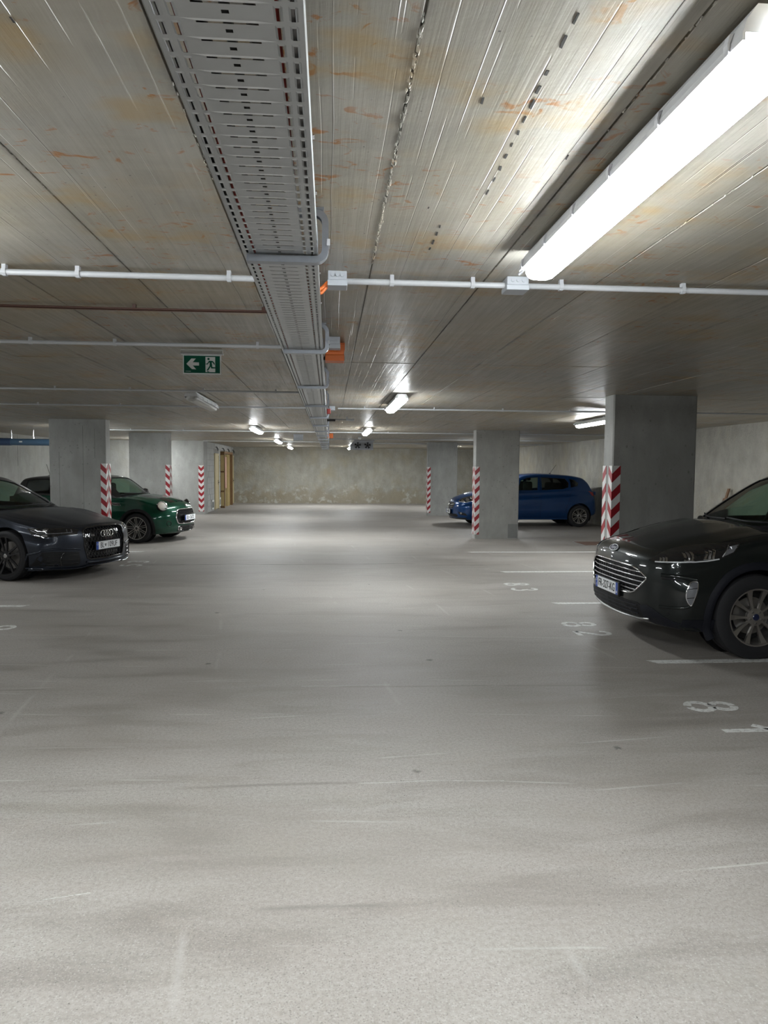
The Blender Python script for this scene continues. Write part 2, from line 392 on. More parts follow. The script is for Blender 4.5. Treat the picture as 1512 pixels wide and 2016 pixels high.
def bevel_box(x0, x1, y0, y1, z0, z1, w, seg=2):
    bm = bmesh.new(); m = MB().box(x0, x1, y0, y1, z0, z1); vs = [bm.verts.new(v) for v in m.v]
    for f in m.f: bm.faces.new([vs[i] for i in f])
    bmesh.ops.recalc_face_normals(bm, faces=bm.faces)
    bmesh.ops.bevel(bm, geom=list(bm.edges), offset=w, segments=seg, affect='EDGES', profile=.5)
    o = MB(); bm.verts.index_update(); o.add([v.co[:] for v in bm.verts], [[v.index for v in f.verts] for f in bm.faces]); bm.free(); return o
# ------------------------------------------------------------------ the room
from mathutils import noise as mnoise
fl = MB().box(XL - .3, XR + .3, YN - .3, YF + .3, -.2, 0.).build('floor', 'floated_concrete_floor')
tag(fl, 'wide grey floated concrete garage floor', kind='structure')
PY0, PNROW, PSY, PX0, PSX = .86 - 2.55, 7, 2.55, .18 - .535 * 16, .535
PY1 = PY0 + PNROW * PSY
ce = MB().box(XL - .3, XR + .3, YN - .3, YF + .3, H + .010, H + .3)
ce.box(XL - .3, XR + .3, PY1, YF + .3, H, H + .012); ce.box(XL - .3, XR + .3, YN - .3, PY0, H, H + .012)
PNX = 30; PX1 = PX0 + PNX * PSX
ce.box(XL - .3, PX0, PY0, PY1, H, H + .012); ce.box(PX1, XR + .3, PY0, PY1, H, H + .012)
ceil = ce.build('ceiling', 'cast_concrete_ceiling'); tag(ceil, 'low cast concrete ceiling with formwork panel joints and rust marks', kind='structure')
pm = MB()
gx, gy, bv = .0028, .0030, .0016
pm.add([(-PSX / 2 + gx + bv, -PSY / 2 + gy + bv, 0), (PSX / 2 - gx - bv, -PSY / 2 + gy + bv, 0), (PSX / 2 - gx - bv, PSY / 2 - gy - bv, 0), (-PSX / 2 + gx + bv, PSY / 2 - gy - bv, 0),
        (-PSX / 2 + gx, -PSY / 2 + gy, .002), (PSX / 2 - gx, -PSY / 2 + gy, .002), (PSX / 2 - gx, PSY / 2 - gy, .002), (-PSX / 2 + gx, PSY / 2 - gy, .002),
        (-PSX / 2 + gx, -PSY / 2 + gy, .0125), (PSX / 2 - gx, -PSY / 2 + gy, .0125), (PSX / 2 - gx, PSY / 2 - gy, .0125), (-PSX / 2 + gx, PSY / 2 - gy, .0125)],
       [(3, 2, 1, 0), (0, 1, 5, 4), (1, 2, 6, 5), (2, 3, 7, 6), (3, 0, 4, 7), (4, 5, 9, 8), (5, 6, 10, 9), (6, 7, 11, 10), (7, 4, 8, 11), (8, 9, 10, 11)])
pme = pm.mesh('panel', 'cast_concrete_ceiling')
for i in range(PNX):
    for j in range(PNROW):
        x = PX0 + (i + .5) * PSX; y = PY0 + (j + .5) * PSY
        obj('panel', pme, ceil, (x, y, H + random.uniform(-.0012, .0012)))
# mortar fins left standing along the joints, and open slots between boards
fin = MB()
def lumps(x, y0, y1, dens, smax):
    n = int((y1 - y0) * dens)
    for k in range(n):
        y = y0 + (y1 - y0) * random.random()
        if mnoise.noise((x * 7, y * 2.2, 1)) < -.12: continue
        s = random.uniform(.25, 1) * smax; lx = x + random.gauss(0, .0022); ly = random.uniform(.6, 2.2) * s
        a = [(lx - s * .35, y - ly, H - .0003), (lx + s * .35, y - ly * .8, H - .0003), (lx + s * .3, y + ly, H - .0003), (lx - s * .3, y + ly * .7, H - .0003),
             (lx + random.uniform(-.2, .2) * s, y + random.uniform(-.3, .3) * ly, H - s * random.uniform(.4, .9))]
        fin.add(a, [(0, 1, 4), (1, 2, 4), (2, 3, 4), (3, 0, 4), (3, 2, 1, 0)])
for k in range(-4, 5):
    lumps(.18 + .535 * k, .9, 3.4, 170 if k == 0 else 40, .011 if k == 0 else .006)
    lumps(.18 + .535 * k, 3.4, 6., 14, .006)
for yy in (3.41,):
    for k in range(170):
        x = random.uniform(-2.2, 3); s = random.uniform(.002, .006)
        fin.add([(x - s * 1.5, yy - s * .4, H - .0003), (x + s * 1.5, yy - s * .4, H - .0003), (x, yy + s * .6, H - .0003), (x, yy, H - s * .8)], [(0, 1, 3), (1, 2, 3), (2, 0, 3), (2, 1, 0)])
f = fin.build('mortar_fin', 'cast_concrete_ceiling', ceil); tag(f, kind='stuff')
slot = MB()
for x, y, l in ((.474, 1.40, .035), (.474, 1.475, .045), (.476, 1.59, .02), (.478, 1.66, .035), (.482, 1.725, .045), (.484, 1.80, .035), (.486, 1.87, .024), (.488, 1.94, .022), (.490, 2.01, .028),
                (.492, 2.09, .03), (.494, 2.17, .03), (.496, 2.27, .04), (.395, 2.60, .03), (.396, 2.68, .04), (.397, 2.78, .05), (.397, 2.86, .03), (.465, 1.27, .03), (.66, 2.0, .03), (-.62, 1.5, .02), (.36, 1.72, .03), (.33, 2.42, .015)):
    w = random.uniform(.0022, .0045); sk = random.uniform(-.002, .002)
    slot.add([(x - w, y - l / 2, H - .0016), (x + w * .6, y - l / 2.3, H - .0016), (x + w + sk, y + l / 2, H - .0016), (x - w * .7 + sk, y + l / 2.4, H - .0016)] +
             [(x - w, y - l / 2, H + .003), (x + w * .6, y - l / 2.3, H + .003), (x + w + sk, y + l / 2, H + .003), (x - w * .7 + sk, y + l / 2.4, H + .003)],
             [(3, 2, 1, 0), (0, 1, 5, 4), (1, 2, 6, 5), (2, 3, 7, 6), (3, 0, 4, 7)])
f = slot.build('board_gap', 'gap_dark', ceil); tag(f, kind='stuff')

def rough_wall(name, mat, u0, u1, nu, nz, fn, amp, fr, label):
    m = MB(); vs = []
    for i in range(nu + 1):
        for j in range(nz + 1):
            u = u0 + (u1 - u0) * i / nu; z = H * j / nz + (.05 if j == nz else 0)
            d = amp * (mnoise.noise((u * fr, z * fr, 3.1)) + .6 * mnoise.noise((u * fr * 2.7, z * fr * 2.7, 8)) + .35 * mnoise.noise((u * fr * 7, z * fr * 7, 5)))
            vs.append(fn(u, z, d))
    fs = [(i * (nz + 1) + j, (i + 1) * (nz + 1) + j, (i + 1) * (nz + 1) + j + 1, i * (nz + 1) + j + 1) for i in range(nu) for j in range(nz)]
    n0 = len(vs)
    vs += [fn(u0, 0, .3), fn(u1, 0, .3), fn(u1, H + .05, .3), fn(u0, H + .05, .3)]; fs.append((n0, n0 + 1, n0 + 2, n0 + 3))
    me = bpy.data.meshes.new(name); me.from_pydata(vs, [], fs); me.materials.append(MATS[mat]); shade(me, 60)
    return tag(obj(name, me), label, kind='structure')
rough_wall('wall_far', 'rough_rear_wall', -4.6, XR + .2, 190, 44, lambda u, z, d: (u, YF + d + .02, z), .03, 1.4, 'rough stained concrete wall closing the far end')
rough_wall('wall_right', 'rough_right_wall', YN, YF + .2, 330, 40, lambda u, z, d: (XR + d + .02, u, z), .028, 1.5, 'rough stained concrete wall behind the right bays')
MB().box(XL - .3, XR + .3, YN - .3, YN, 0, H + .05).build('wall_near', 'smooth_left_wall')['kind'] = 'structure'
wl = MB().box(XL - .3, XL - .03, YN, 24.6, 0, H + .05).build('wall_left', 'smooth_left_wall'); tag(wl, 'smooth cast concrete wall behind the left bays', kind='structure')
def panelled(par, along, c, u0, u1, du, zs, name='panel'):
    k = round((u1 - u0) / du)
    for a, b in zip(zs, zs[1:]):
        if along == 'y': me = MB().box(-.03, 0, -du / 2 + .004, du / 2 - .004, a + .004, b - .003).mesh(name, 'smooth_left_wall')
        else: me = MB().box(-du / 2 + .004, du / 2 - .004, 0, .03, a + .004, b - .003).mesh(name, 'smooth_left_wall')
        for i in range(k):
            u = u0 + (i + .5) * du; j = random.uniform(-.004, .004)
            obj(name, me, par, (c + j, u, 0) if along == 'y' else (u, c + j, 0))
panelled(wl, 'y', XL, 6.0, 24.9 - .3, 1.33, (0., 1.58, H + .0))
wf = MB().box(XL - .3, -4.6, 24.39, 24.7, 0, H + .05).build('wall_left_far', 'smooth_left_wall'); tag(wf, 'smooth dark concrete cross wall between two left columns', kind='structure')
panelled(wf, 'x', 24.36, XL, -5.0, 1.22, (0., H))

# block wall with storage doors, far left
bx = -4.22
wb = MB().box(-4.7, bx - .012, 24.6, YF + .1, 0, H + .05).build('wall_blockwork', 'mortar'); tag(wb, 'pale hollow-block wall with storage doors beside the far wall', kind='structure')
bl = .40; bh = .205
def in_open(y0, y1, z0, z1):
    for a, b, c_, d in ((26.6, 27.65, 0, 2.12), (28.1, 30.45, 0, 2.25), (30.9, 31.85, 0, 2.12)):
        if y1 > a and y0 < b and z1 > c_ and z0 < d: return True
    return False
bme = {}
for r in range(12):
    y = 24.95 - (bl / 2 if r % 2 else 0)
    while y < YF - .02:
        a, b_ = max(y, 24.95), min(y + bl, YF - .02)
        segs = [(a, b_)]
        for o0, o1, oz in ((26.6, 27.65, 2.12), (28.1, 30.45, 2.25), (30.9, 31.85, 2.12)):
            if r * bh < oz - .02:
                ns = []
                for s0, s1 in segs:
                    if s1 <= o0 or s0 >= o1: ns.append((s0, s1))
                    else:
                        if s0 < o0: ns.append((s0, o0))
                        if s1 > o1: ns.append((o1, s1))
                segs = ns
        for s0, s1 in segs:
            L_ = round(s1 - s0, 2)
            if L_ < .05: continue
            if L_ not in bme: bme[L_] = MB().box(-.03, .0, .006, L_ - .006, .006, bh - .004).mesh('block', 'block_face')
            obj('block', bme[L_], wb, (bx + random.uniform(-.003, .003), s0, r * bh))
        y += bl
def door_leaf(n, y0, y1, label):
    d = empty('door_%d' % n, (bx, y0, 0)); tag(d, label, kind='structure'); w = y1 - y0
    MB().box(-.01, .012, .05, w - .05, .03, 2.02).build('leaf', 'tan_door', d)
    MB().box(-.02, .03, 0, .05, .0, 2.1).build('jamb', 'tan_door', d); MB().box(-.02, .03, w - .05, w, .0, 2.1).build('jamb', 'tan_door', d)
    MB().box(-.02, .03, .05, w - .05, 2.02, 2.1).build('head', 'tan_door', d)
    MB().box(.012, .055, w - .16, w - .14, 1.0, 1.02).box(.045, .06, w - .27, w - .14, 1.0, 1.02).box(.012, .02, w - .165, w - .135, .93, 1.1).build('handle', 'black_plastic', d)
door_leaf(1, 26.65, 27.6, 'closed tan storage door nearest the left column')
door_leaf(3, 30.95, 31.8, 'closed tan storage door nearest the far wall')
d2 = empty('door_2', (bx, 28.1, 0)); tag(d2, 'open timber-framed storage doorway between the two tan doors', kind='structure')
for y in (0., 2.25): MB().box(-.05, .16, y, y + .09, 0, 2.2).build('post', 'dark_wood', d2)
MB().box(-.05, .16, .09, 2.25, 2.12, 2.2).build('lintel', 'dark_wood', d2); MB().box(.0, .15, -.012, .0, .06, 2.1).build('board', 'ochre_board', d2)
for z in (.02, .62, 1.38, 2.06): MB().box(-.01, .162, -.024, -.012, z, z + .06).build('rail', 'dark_wood', d2)
for x in (-.01, .142): MB().box(x, x + .02, -.024, -.012, .08, 2.06).build('stile', 'dark_wood', d2)
MB().box(-.06, -.04, .09, 2.25, 0.0, 2.12).build('back_board', 'ochre_board', d2)
for k, z in enumerate((.7, 1.4)): MB().box(-.04, .05, .09, 2.25, z, z + .05).build('rail', 'dark_wood', d2)
for y in (.5, .95): MB().box(-.04, .06, y, y + .28, .75, 2.0).build('foam_sheet', 'pink_foam', d2)
for y in (1.35, 1.8): MB().box(-.04, .1, y, y + .06, 0., 2.1).build('stile', 'ochre_board', d2)
for i, (y0, y1, z0, z1, lb) in enumerate(((25.95, 26.4, .07, .40, 'white framed low vent left of the nearest tan door'), (27.72, 28.02, .09, .42, 'white framed low vent between tan door and open doorway'), (30.53, 30.86, .08, .42, 'white framed low vent right of the open doorway'))):
    v = empty('wall_vent', (bx, y0, z0)); tag(v, lb, 'vent', 'low vents in the block wall'); w = y1 - y0; h = z1 - z0
    MB().box(-.005, .01, 0, w, 0, h).build('recess', 'vent_dark', v)
    for a in ((0, .04, 0, h), (w - .04, w, 0, h), (.04, w - .04, 0, .045), (.04, w - .04, h - .07, h)): MB().box(0, .025, *a).build('frame', 'vent_white', v)
for i, (y, lb) in enumerate(((26.9, 'black cable tail hanging over the nearest tan door'), (28.5, 'black cable tail hanging over the left of the open doorway'), (29.9, 'black cable tail hanging over the right of the open doorway'), (31.4, 'black cable tail hanging over the last tan door'))):
    tag(MB().tube([(bx - .01, y, 2.32), (bx + .05, y, 2.34), (bx + .09, y + .1, 2.27), (bx + .06, y + .25, 2.2), (bx + .03, y + .3, 2.27), (bx + .02, y + .2, 2.31)], .012, 6).build('cable_tail', 'black_cable', smooth=60), lb, 'cable', 'cable tails over the storage doors')

# ------------------------------------------------------------------ columns with corner guards
COLS = [('D', 3.307, 4.32, 8.12, COLT, 'nearest right concrete column, behind the dark grey car'), ('E', 3.307, 4.32, 15.96, COLT, 'middle right concrete column in front of the blue car'), ('F', 3.307, 4.32, 23.82, COLT, 'farthest right concrete column beside the far wall'),
        ('A', -5.22, -4.189, 13.77, COLT, 'nearest left concrete column, between black and green cars'), ('B', -5.22, -4.189, 19.09, COLT, 'second left concrete column, behind the green car'), ('C', -5.22, -4.189, 24.26, .72, 'farthest left concrete column beside the block wall')]
def column(key, x0, x1, y, t, label):
    aisle = x0 if x0 > 0 else x1; s = 1 if x0 > 0 else -1
    c = empty('concrete_column', ((x0 + x1) / 2, y + t / 2, 0)); tag(c, label, 'column', 'wide flat columns along the bays')
    hx, hy = (x1 - x0) / 2, t / 2
    ch = .014
    o = MB().prism([(-hx + ch, -hy), (hx - ch, -hy), (hx, -hy + ch), (hx, hy - ch), (hx - ch, hy), (-hx + ch, hy), (-hx, hy - ch), (-hx, -hy + ch)], lambda u, v, w: (u, v, w), 0, H + .004)
    o.build('shaft', 'smooth_column_concrete', c)
    if key == 'A':
        for x, z0, z1 in ((-.335, .25, 1.86), (.10, .3, 2.35), (.315, 1.75, 2.3)):
            MB().box(x - .0018, x + .0018, -hy - .0006, -hy + .01, z0, z1).build('joint_line', 'gap_dark', c)
    if key == 'E': MB().box(hx - .24, hx - .02, -hy - .003, -hy + .01, .02, .34).build('repair_patch', 'patch_grey', c)
    # one L guard on each aisle corner
    leg, th = .1, .004
    for k, yy in enumerate((-hy, hy)):
        if key == 'C':
            if k == 0:
                g = MB().box(-.088, .088, -.004, 0, 0, 1.545).build('corner_guard', 'red_white_hazard_tape', c, (hx - .09, -hy, .1)); g['label'] = 'red and white chevron guard'
            continue
        sy = 1 if k == 0 else -1      # leg direction along y (into the column length)
        px = -s * hx if x0 > 0 else hx
        d = 1 if x0 > 0 else -1
        pts = [(-d * th, -sy * th), (d * leg, -sy * th), (d * leg, 0), (0, 0), (0, sy * leg), (-d * th, sy * leg)]
        g = MB().prism(pts, lambda u, v, w: (u, v, w), 0, 1.545).build('corner_guard', 'red_white_hazard_tape', c, (px, yy, .1))
        g['label'] = 'red and white striped corner guard'
for a in COLS: column(*a)

# ------------------------------------------------------------------ lamps
def lamp_proto(lit):
    r = empty('strip_lamp'); L_ = 1.57
    def sect(half, z0, z1):
        return None
    m = MB().prism([(-.05, 0), (.05, 0), (.070, -.028), (.0775, -.052), (.0775, -.066), (.072, -.066), (.072, -.052), (-.072, -.052), (-.072, -.066), (-.0775, -.066), (-.0775, -.052), (-.070, -.028)], lambda u, v, w: (u, w, v), .012, L_ - .012)
    m.build('housing', 'lamp_housing', r)
    d = MB(); N_ = 14; rings = []
    ys = []
    for t in (0., .03, .1, .22, .4, .65, 1.): ys.append((.055 * t, max(.12, math.sqrt(1 - (1 - t) ** 2))))
    ys += [(L_ - y, k) for y, k in ys[::-1]]
    vs = []; fs = []
    for y, k in ys:
        for j in range(N_ + 1):
            a = PI * j / N_; ca, sa = math.cos(a), math.sin(a)
            vs.append((.062 * math.copysign(abs(ca) ** .6, ca) * k, y, -.052 - .056 * abs(sa) ** .65 * (.3 + .7 * k)))
    n = N_ + 1
    for i in range(len(ys) - 1):
        for j in range(N_): fs.append((i * n + j, i * n + j + 1, (i + 1) * n + j + 1, (i + 1) * n + j))
        fs.append((i * n + N_, i * n, (i + 1) * n, (i + 1) * n + N_))
    fs += [tuple(range(n))[::-1], tuple(range((len(ys) - 1) * n, len(ys) * n))]
    d.add(vs, fs); d.build('diffuser', 'lamp_diffuser_lit' if lit else 'lamp_diffuser_off', r, smooth=50)
    cl = MB().prism([(.0705, -.030), (.080, -.034), (.0835, -.050), (.082, -.070), (.070, -.073), (.0785, -.066), (.0785, -.05), (.0735, -.036)], lambda u, v, w: (u, w, v), -.008, .008)
    cme = cl.mesh('clip', 'lamp_clip')
    for k in range(6):
        for s in (1, -1):
            o = obj('clip', cme, r, (0, .06 + k * .29, 0)); o.scale = (s, 1, 1)
    for y in (.3, L_ - .3): MB().box(-.03, .03, y - .02, y + .02, -.002, .016).build('ceiling_clip', 'zinc_bracket', r)
    MB().tube([(0, L_ - .01, -.028), (0, L_ + .03, -.028), (-.005, L_ + .06, -.03), (-.02, L_ + .11, -.02), (-.03, L_ + .16, -.03)], [.014, .013, .008, .007, .007], 8).build('cable_gland', 'grey_pvc', r, smooth=50)
    return r
def copy_tree(o, parent=None):
    c = o.copy(); COL.objects.link(c); c.parent = parent
    for k in o.children: copy_tree(k, c)
    return c
proto_on = lamp_proto(True); proto_off = lamp_proto(False)
LAMPS = [(.832, 1.29, 1, 'long lit strip lamp overhead, nearest to the viewer'),
         (.832, 8.22, 1, 'lit strip lamp right of the cable tray, second in its row'),
         (.832, 15.15, 1, 'lit strip lamp right of the cable tray, third in its row'),
         (.832, 28.3, 1, 'small far lit strip lamp beside the fan unit'),
         (-1.575, 1.29, 1, 'lit strip lamp out of frame left of the tray'),
         (-1.575, 8.32, 0, 'unlit strip lamp left of the cable tray, behind the exit sign'),
         (-1.575, 14.95, 1, 'lit strip lamp left of the tray, nearest lit one of its row'),
         (-1.575, 21.6, 1, 'lit strip lamp left of the tray, second lit one of its row'),
         (-1.575, 28.4, 1, 'farthest lit strip lamp left of the tray'),
         (4.5, 11.1, 1, 'lit strip lamp half hidden by the nearest right column'),
         (4.8, 19.9, 1, 'lit strip lamp hidden behind the middle right column'),
         (4.8, 27.3, 1, 'lit strip lamp hidden behind the farthest right column'),
         (-6.6, 5.2, 1, 'lit strip lamp out of frame over the left bay before the black car'),
         (-7.0, 10.3, 1, 'lit strip lamp over the left bays, out of frame'),
         (-5.6, 15.75, 1, 'lit strip lamp hidden behind the nearest left column'),
         (-5.9, 22.2, 1, 'lit strip lamp hidden behind the second left column'),
         (.832, -5.6, 1, 'lit strip lamp behind the viewer, right row'),
         (-1.575, -5.6, 1, 'lit strip lamp behind the viewer, left row')]
uo = [False, False]
for x, y, lit, lb in LAMPS:
    src = proto_on if lit else proto_off
    if uo[lit]: r = copy_tree(src)
    else: r = src; uo[lit] = True
    r.location = (x, y, H - .018 + .002); tag(r, lb, 'lamp', 'ceiling strip lamps')

# ------------------------------------------------------------------ cable tray
TX, TW, TZ = -.165, .245, 2.314
us = [-.1225, -.1145, -.1105, -.1035, -.0995, -.0905, -.0865, -.0795, -.0755, -.050, -.006, .006, .050, .0755, .0795, .0865, .0905, .0995, .1035, .1105, .1145, .1225]
vcut = [0., .0035, .006, .0085, .011, .0225, .0255, .0345, .0375, .044, .047, .05]
def hole(u, v):
    au = abs(u)
    if (.0795 < au < .0865 or .1035 < au < .1105) and .0110 < v < .044: return True
    if au < .050 and .0035 < v < .0085: return True
    if au < .006 and .0255 < v < .0345: return True
    return False
def hz(u, v):
    au = abs(u)
    if ((abs(au - .0795) < 1e-4 or abs(au - .0865) < 1e-4 or abs(au - .1035) < 1e-4 or abs(au - .1105) < 1e-4) and .0109 < v < .0441): return -.0022
    if .074 < au < .116 and .0084 < v < .0475: return 0.
    if au < .0501 and .0034 < v < .0086: return -.0015
    return 0.
def tray_mesh(np_):
    m = MB(); idx = {}
    vs = []; fs = []
    def vid(i, k, j):
        jj = k * (len(vcut) - 1) + j; key = (i, jj)
        if key not in idx: idx[key] = len(vs); vs.append((us[i], k * .05 + vcut[j], hz(us[i], vcut[j])))
        return idx[key]
    for k in range(np_):
        for i in range(len(us) - 1):
            for j in range(len(vcut) - 1):
                if hole((us[i] + us[i + 1]) / 2, (vcut[j] + vcut[j + 1]) / 2): continue
                fs.append((vid(i, k, j), vid(i, k, j + 1), vid(i + 1, k, j + 1), vid(i + 1, k, j)))
    m.add(vs, fs); return m
SEC = 2.0; tray = empty('cable_tray', (TX, .4, TZ)); tag(tray, 'long perforated galvanised cable tray running down the ceiling', 'cable tray')
bme_ = tray_mesh(40).mesh('tray_floor', 'galvanised_steel')
sd = MB()
for s in (-1, 1):
    sd.prism([(s * .1225, -.001), (s * .1235, -.001), (s * .1235, .06), (s * .1205, .063), (s * .1165, .0615), (s * .1165, .0585), (s * .1205, .060), (s * .1225, .058)] if s > 0 else
             [(s * .1225, -.001), (s * .1225, .058), (s * .1205, .060), (s * .1165, .0585), (s * .1165, .0615), (s * .1205, .063), (s * .1235, .06), (s * .1235, -.001)], lambda u, v, w: (u, w, v), 0, SEC)
sme = sd.mesh('tray_side', 'galvanised_steel')
spm = MB().box(-.001, .001, -.09, .09, .004, .056).mesh('splice_plate', 'zinc_bracket')
for k in range(14):
    obj('tray_floor', bme_, tray, (0, k * SEC, 0)); obj('tray_side', sme, tray, (0, k * SEC, 0))
    if k:
        for q in (-.1245, .1245): obj('splice_plate', spm, tray, (q, k * SEC, 0))
bolt = MB().lathe([(0, .0), (.006, .0), (.006, .004), (0, .005)], 8, 'x').mesh('bolt', 'screw_steel')
for y in (1.27, 1.60, 2.4, 2.9):
    obj('bolt', bolt, tray, (.1256, y, .035))
for k, (col, x, z, r, lb) in enumerate((('red_cable', -.083, .016, .008, 'red cable lying left in the tray'), ('red_cable', .072, .015, .008, 'red cable lying right in the tray'), ('black_cable', -.107, .016, .008, 'black cable along the left edge in the tray'), ('black_cable', -.048, .016, .010, 'black cable left of centre in the tray'),
                                        ('grey_cable', .103, .016, .010, 'grey cable along the right edge in the tray'), ('grey_cable', .035, .016, .011, 'grey cable right of centre in the tray'), ('black_cable', -.006, .016, .009, 'black cable along the middle of the tray'))):
    pts = [(TX + x + .004 * math.sin(i * 1.3), .45 + i * .5, TZ + z + .003 * math.sin(i * .9 + k)) for i in range(56)]
    tag(MB().tube(pts, r, 6).build('tray_cable', col, smooth=60), lb, 'cable', 'cables in the tray')
# hangers
hp = []
for t in range(3): hp.append((-.125 + .2 * t / 2, -.014))
hp = [(-.112, -.016), (.095, -.016)] + [(.115 + .035 * math.sin(a), .019 - .035 * math.cos(a)) for a in [i * PI / 2 / 6 for i in range(7)]] + [(.15, .105)] + [(.115 + .035 * math.cos(a), .105 + .035 * math.sin(a)) for a in [i * PI / 2 / 6 for i in range(1, 7)]] + [(.05, .140)]
hb = MB()
W2, T2 = .017, .011
rings = []
for i, (x, z) in enumerate(hp):
    a = hp[max(i - 1, 0)]; b_ = hp[min(i + 1, len(hp) - 1)]; tx, tz = b_[0] - a[0], b_[1] - a[1]; l = math.hypot(tx, tz); nx, nz = -tz / l, tx / l
    # C channel opening inwards
    prof = [(-W2, T2), (-W2, -T2), (W2, -T2), (W2, T2), (W2 - .007, T2), (W2 - .007, T2 - .002), (W2 - .002, T2 - .002), (W2 - .002, -T2 + .002), (-W2 + .002, -T2 + .002), (-W2 + .002, T2 - .002), (-W2 + .007, T2 - .002), (-W2 + .007, T2)]
    rings.append([(x + nx * q, yy, z + nz * q) for yy, q in prof])
n = 12; vs = [v for R in rings for v in R]
fs = [(i * n + j, i * n + (j + 1) % n, (i + 1) * n + (j + 1) % n, (i + 1) * n + j) for i in range(len(hp) - 1) for j in range(n)]
fs += [(0, 1, 8, 9), (1, 2, 7, 8), (2, 3, 6, 7), (0, 9, 10, 11), (3, 4, 5, 6)]
e = (len(hp) - 1) * n; fs += [tuple(e + i for i in q) for q in ((0, 1, 8, 9), (1, 2, 7, 8), (2, 3, 6, 7), (0, 9, 10, 11), (3, 4, 5, 6))]
hb.add(vs, fs); hme = hb.mesh('hanger_channel', 'zinc_bracket', 45)
fme = MB().box(.0, .145, -.02, .02, .148, .157).mesh('top_plate', 'zinc_bracket'); cme = MB().box(.155, .166, -.02, .02, .03, .052).mesh('end_cap', 'white_pvc')
order = ('nearest', 'second', 'third', 'fourth', 'fifth', 'sixth', 'seventh', 'eighth', 'ninth', 'tenth', 'eleventh', 'twelfth', 'thirteenth', 'last')
for k in range(14):
    y = 2.465 + 1.915 * k
    h = empty('tray_hanger', (TX, y, TZ)); tag(h, '%s curved steel hanger holding up the cable tray' % order[k], 'bracket', 'hangers under the cable tray')
    obj('hanger_channel', hme, h); obj('top_plate', fme, h); obj('end_cap', cme, h)

# ------------------------------------------------------------------ conduits
def conduit(x0, x1, y, label, r=.0135, mat='white_pvc', clips=(), dz=.0, wav=.0, name='conduit', grp='ceiling conduits'):
    c = empty(name, ((x0 + x1) / 2, y, H)); tag(c, label, 'conduit', grp)
    n = max(3, int(abs(x1 - x0) / .35)); z = -.018 - r + dz
    pts = [((x0 - x1) / 2 + (x1 - x0) * i / n, wav * math.sin(i * 1.1) * .6, z - wav * abs(math.sin(i * .55))) for i in range(n + 1)]
    MB().tube(pts, r, 10).build('pipe', mat, c, smooth=60)
    for x in clips:
        xl = x - (x0 + x1) / 2
        cm = MB(); cm.box(xl - .009, xl + .009, -.012, .012, -.02, .004)
        cm.prism([(-(r + .004), z + r * .9), (-(r + .004), z - r * .5), (-r * .6, z - r - .003), (-r * .3, z - r - .002), (-r, z - r * .3), (-r, z + r * .9)], lambda u, v, w: (w, u, v), xl - .009, xl + .009)
        cm.prism([((r + .004), z + r * .9), ((r + .004), z - r * .5), (r * .6, z - r - .003), (r * .3, z - r - .002), (r, z - r * .3), (r, z + r * .9)], lambda u, v, w: (w, u, v), xl - .009, xl + .009)
        cm.build('clip', mat, c)
    return c
conduit(-8.3, -.24, 3.27, 'white conduit crossing the ceiling left of the tray, nearest', clips=(-2.1, -1.41, -1.10, -.447))
conduit(.077, .82, 3.27, 'white conduit from the junction box to the nearest lamp', clips=(.281, .651))
conduit(.90, 7.4, 3.27, 'white conduit running right from the nearest lamp', clips=(1.064, 1.647, 2.4))
conduit(-8.3, -.26, 5.07, 'white conduit left of the tray, just before the exit sign', clips=(-2.7, -2.03, -1.47, -.50))
conduit(-8.3, -.26, 8.12, 'thin white conduit left of the tray, before the unlit lamp', clips=(-3.8, -3.0, -2.2, -1.4, -.6), r=.012)
conduit(-8.3, -.26, 10.2, 'thin white conduit left of the tray, past the unlit lamp', clips=(-4, -2.9), r=.012)
conduit(.12, 7.4, 10.2, 'white conduit right of the tray at the second lamp', clips=(.5, 1.5, 2.5, 3.5), r=.012)
conduit(-5.4, -.26, 17.0, 'white conduit left of the tray at the third lamps', clips=(-4.6, -3.4), r=.013)
conduit(.0, 7.4, 17.05, 'white conduit right of the tray at the third lamp', clips=(1.4, 2.9, 4.4), r=.013)
conduit(-4.1, -.26, 23.6, 'far white conduit left of the tray', r=.013); conduit(1.5, 7.4, 24.2, 'far white conduit right of the fan unit', r=.02)
conduit(.0, 7.4, 21.0, 'far thin conduit in front of the fan unit', r=.012, mat='grey_pvc')
conduit(-8.3, -.27, 3.99, 'first of two thin brown cables crossing the ceiling left', r=.0045, mat='brown_cable', clips=(-1.98, -1.05, -.36), dz=.005, wav=.004, name='brown_cable', grp='brown cables on the ceiling')
conduit(-8.3, -.27, 4.02, 'second of two thin brown cables crossing the ceiling left', r=.0045, mat='brown_cable', dz=.005, wav=.006, name='brown_cable', grp='brown cables on the ceiling')
def jbox(x0, x1, y0, y1, z0, mat, label, name='junction_box', z1=None):
    z1 = H - .001 if z1 is None else z1
    b = empty(name, ((x0 + x1) / 2, (y0 + y1) / 2, z1)); tag(b, label, 'junction box')
    hx, hy, hz_ = (x1 - x0) / 2, (y1 - y0) / 2, z1 - z0
    bevel_box(-hx, hx, -hy, hy, -hz_ * .62, 0, .003).build('box', mat, b)
    bevel_box(-hx - .002, hx + .002, -hy - .002, hy + .002, -hz_, -hz_ * .62, .003).build('lid', mat, b)
    for sx in (-.5, 0, .5): MB().lathe([(.008, 0), (.008, .006), (.005, .006), (0, .004)], 10, 'y', (sx * hx, -hy - .005, -hz_ * .3)).build('knockout', mat, b)
    return b
jb = jbox(-.008, .076, 3.21, 3.30, 2.405, 'junction_grey', 'grey junction box right of the tray with orange cables')
